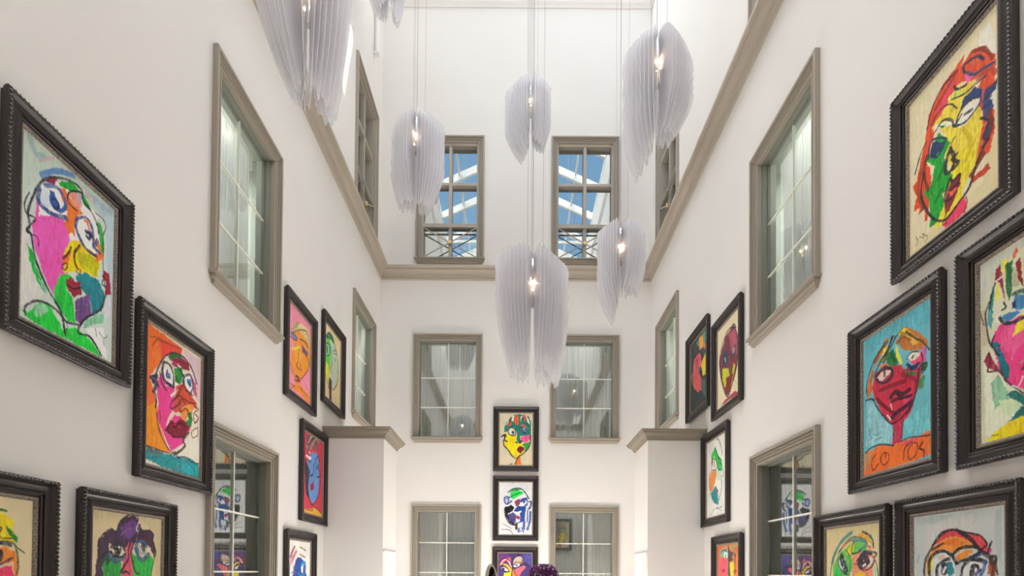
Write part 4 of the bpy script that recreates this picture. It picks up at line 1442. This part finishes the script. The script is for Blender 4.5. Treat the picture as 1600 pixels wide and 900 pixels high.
# blue opens towards the south (-y), bright cloud veil elsewhere
mt = nt.nodes.new('ShaderNodeMath'); mt.operation = 'MULTIPLY_ADD'; mt.inputs[1].default_value = .9; mt.inputs[2].default_value = .34
nt.links.new(sx.outputs['Y'], mt.inputs[0])
ad = nt.nodes.new('ShaderNodeMath'); ad.operation = 'ADD'
nt.links.new(mt.outputs[0], ad.inputs[0]); nt.links.new(nn.outputs['Fac'], ad.inputs[1])
rp = nt.nodes.new('ShaderNodeValToRGB')
rp.color_ramp.elements[0].position = .36; rp.color_ramp.elements[0].color = (.050, .095, .150, 1)
rp.color_ramp.elements[1].position = .85; rp.color_ramp.elements[1].color = (.97, .985, 1.0, 1)
nt.links.new(ad.outputs[0], rp.inputs[0]); nt.links.new(rp.outputs[0], bg.inputs[0])
bg.inputs[1].default_value = SKY
nt.links.new(bg.outputs[0], out.inputs[0])

sd = bpy.data.lights.new('sun', 'SUN'); sd.energy = SUN; sd.angle = .004; sd.color = (1, .96, .9)
so = bpy.data.objects.new('sun', sd); COL.objects.link(so)
SDIR = Vector((.60, -.38, .78)).normalized()         # towards the sun
so.rotation_euler = SDIR.to_track_quat('Z', 'Y').to_euler(); so.location = (6, 4, 24)
# unseen sun mask added beyond the right wall; its gap shapes the sun patch
def beyond(y, z, X=6.0):
    t = (X - XL) / SDIR.x
    return (X, y + SDIR.y * t, z + SDIR.z * t)
gap = [beyond(y, z) for y, z in ((8.82, 11.05), (9.13, 11.25), (8.60, 9.55), (8.32, 9.55))]
big = [(6.0, 11.6, 28.5), (6.0, -7.2, 28.5), (6.0, -7.2, 0), (6.0, 11.6, 0)]
# corners ordered: high far, high near, low near, low far
gp = [gap[1], gap[0], gap[3], gap[2]]
mb = MB(); mb.v = big + gp + [(x + .3, y, z) for x, y, z in big] + [tuple(Vector(q) + SDIR * (.3 / SDIR.x)) for q in gp]
mb.f = [(i, (i + 1) % 4, 4 + (i + 1) % 4, 4 + i) for i in range(4)] + [(8 + i, 12 + i, 12 + (i + 1) % 4, 8 + (i + 1) % 4) for i in range(4)]
mb.f += [(4 + i, 4 + (i + 1) % 4, 12 + (i + 1) % 4, 12 + i) for i in range(4)]
mb.f += [(i, 8 + i, 8 + (i + 1) % 4, (i + 1) % 4) for i in range(4)]
mb.build('wall_sun_mask', 'rock', kind='structure')


# added fill lights below the view, shaped as uplighters, brightening end wall and pillars
for s_, nm, uy, up in ((-1, 'nearest the %s end window' % 'left', 9.3, 1), (1, 'nearest the %s end window' % 'right', 9.3, 1), (-1, 'in front of the left pillar', 6.9, .6), (1, 'in front of the right pillar', 6.9, .6)):
    fx = mid + s_ * 1.15
    fl = empty('added_fill_light', (fx, uy, 0), label='added low linear fill light ' + nm, cat='fill light', group='added fill lights')
    MB().box(-.85, .85, -.07, .07, 0, .11).box(-.85, .85, -.07, -.05, .11, .14).box(-.85, .85, .05, .07, .11, .14).build('housing', 'white', fl)
    MB().box(-.84, .84, -.05, .05, .11, .115).build('lens', 'muntin', fl)
    ld = bpy.data.lights.new('fill_beam', 'AREA'); ld.shape = 'RECTANGLE'; ld.size = 1.66; ld.size_y = .1
    ld.energy = FILL * up; ld.color = (1, .94, .87)
    lo = bpy.data.objects.new('fill_beam', ld); COL.objects.link(lo); lo.parent = fl; lo.location = (0, 0, .13); lo.rotation_euler = (PI, 0, 0)

# ---------------------------------------------------------------- camera
cd = bpy.data.cameras.new('camera'); cam = bpy.data.objects.new('camera', cd); COL.objects.link(cam)
F, PPX, PPY = 820., 805., 881.5
cd.sensor_width = 36; cd.lens = F / 1600 * 36
cd.shift_x = (800 - PPX) / 1600; cd.shift_y = (PPY - 450) / 1600
cd.clip_start = .02; cd.clip_end = 300
P_, RO = math.radians(.9), .0075
cam.matrix_world = Matrix.Translation((0, 0, EYE)) @ Matrix.Rotation(PI / 2 + P_, 4, 'X') @ Matrix.Rotation(RO, 4, 'Z')
SC.camera = cam
SC.view_settings.view_transform = 'Standard'; SC.view_settings.look = 'None'
SC.view_settings.exposure = EXPO; SC.view_settings.gamma = 1; SC.view_settings.use_curve_mapping = False
cy = SC.cycles
cy.max_bounces = 16; cy.diffuse_bounces = 10; cy.glossy_bounces = 5; cy.transparent_max_bounces = 48; cy.transmission_bounces = 8
cy.caustics_reflective = False; cy.caustics_refractive = False
cy.use_denoising = True
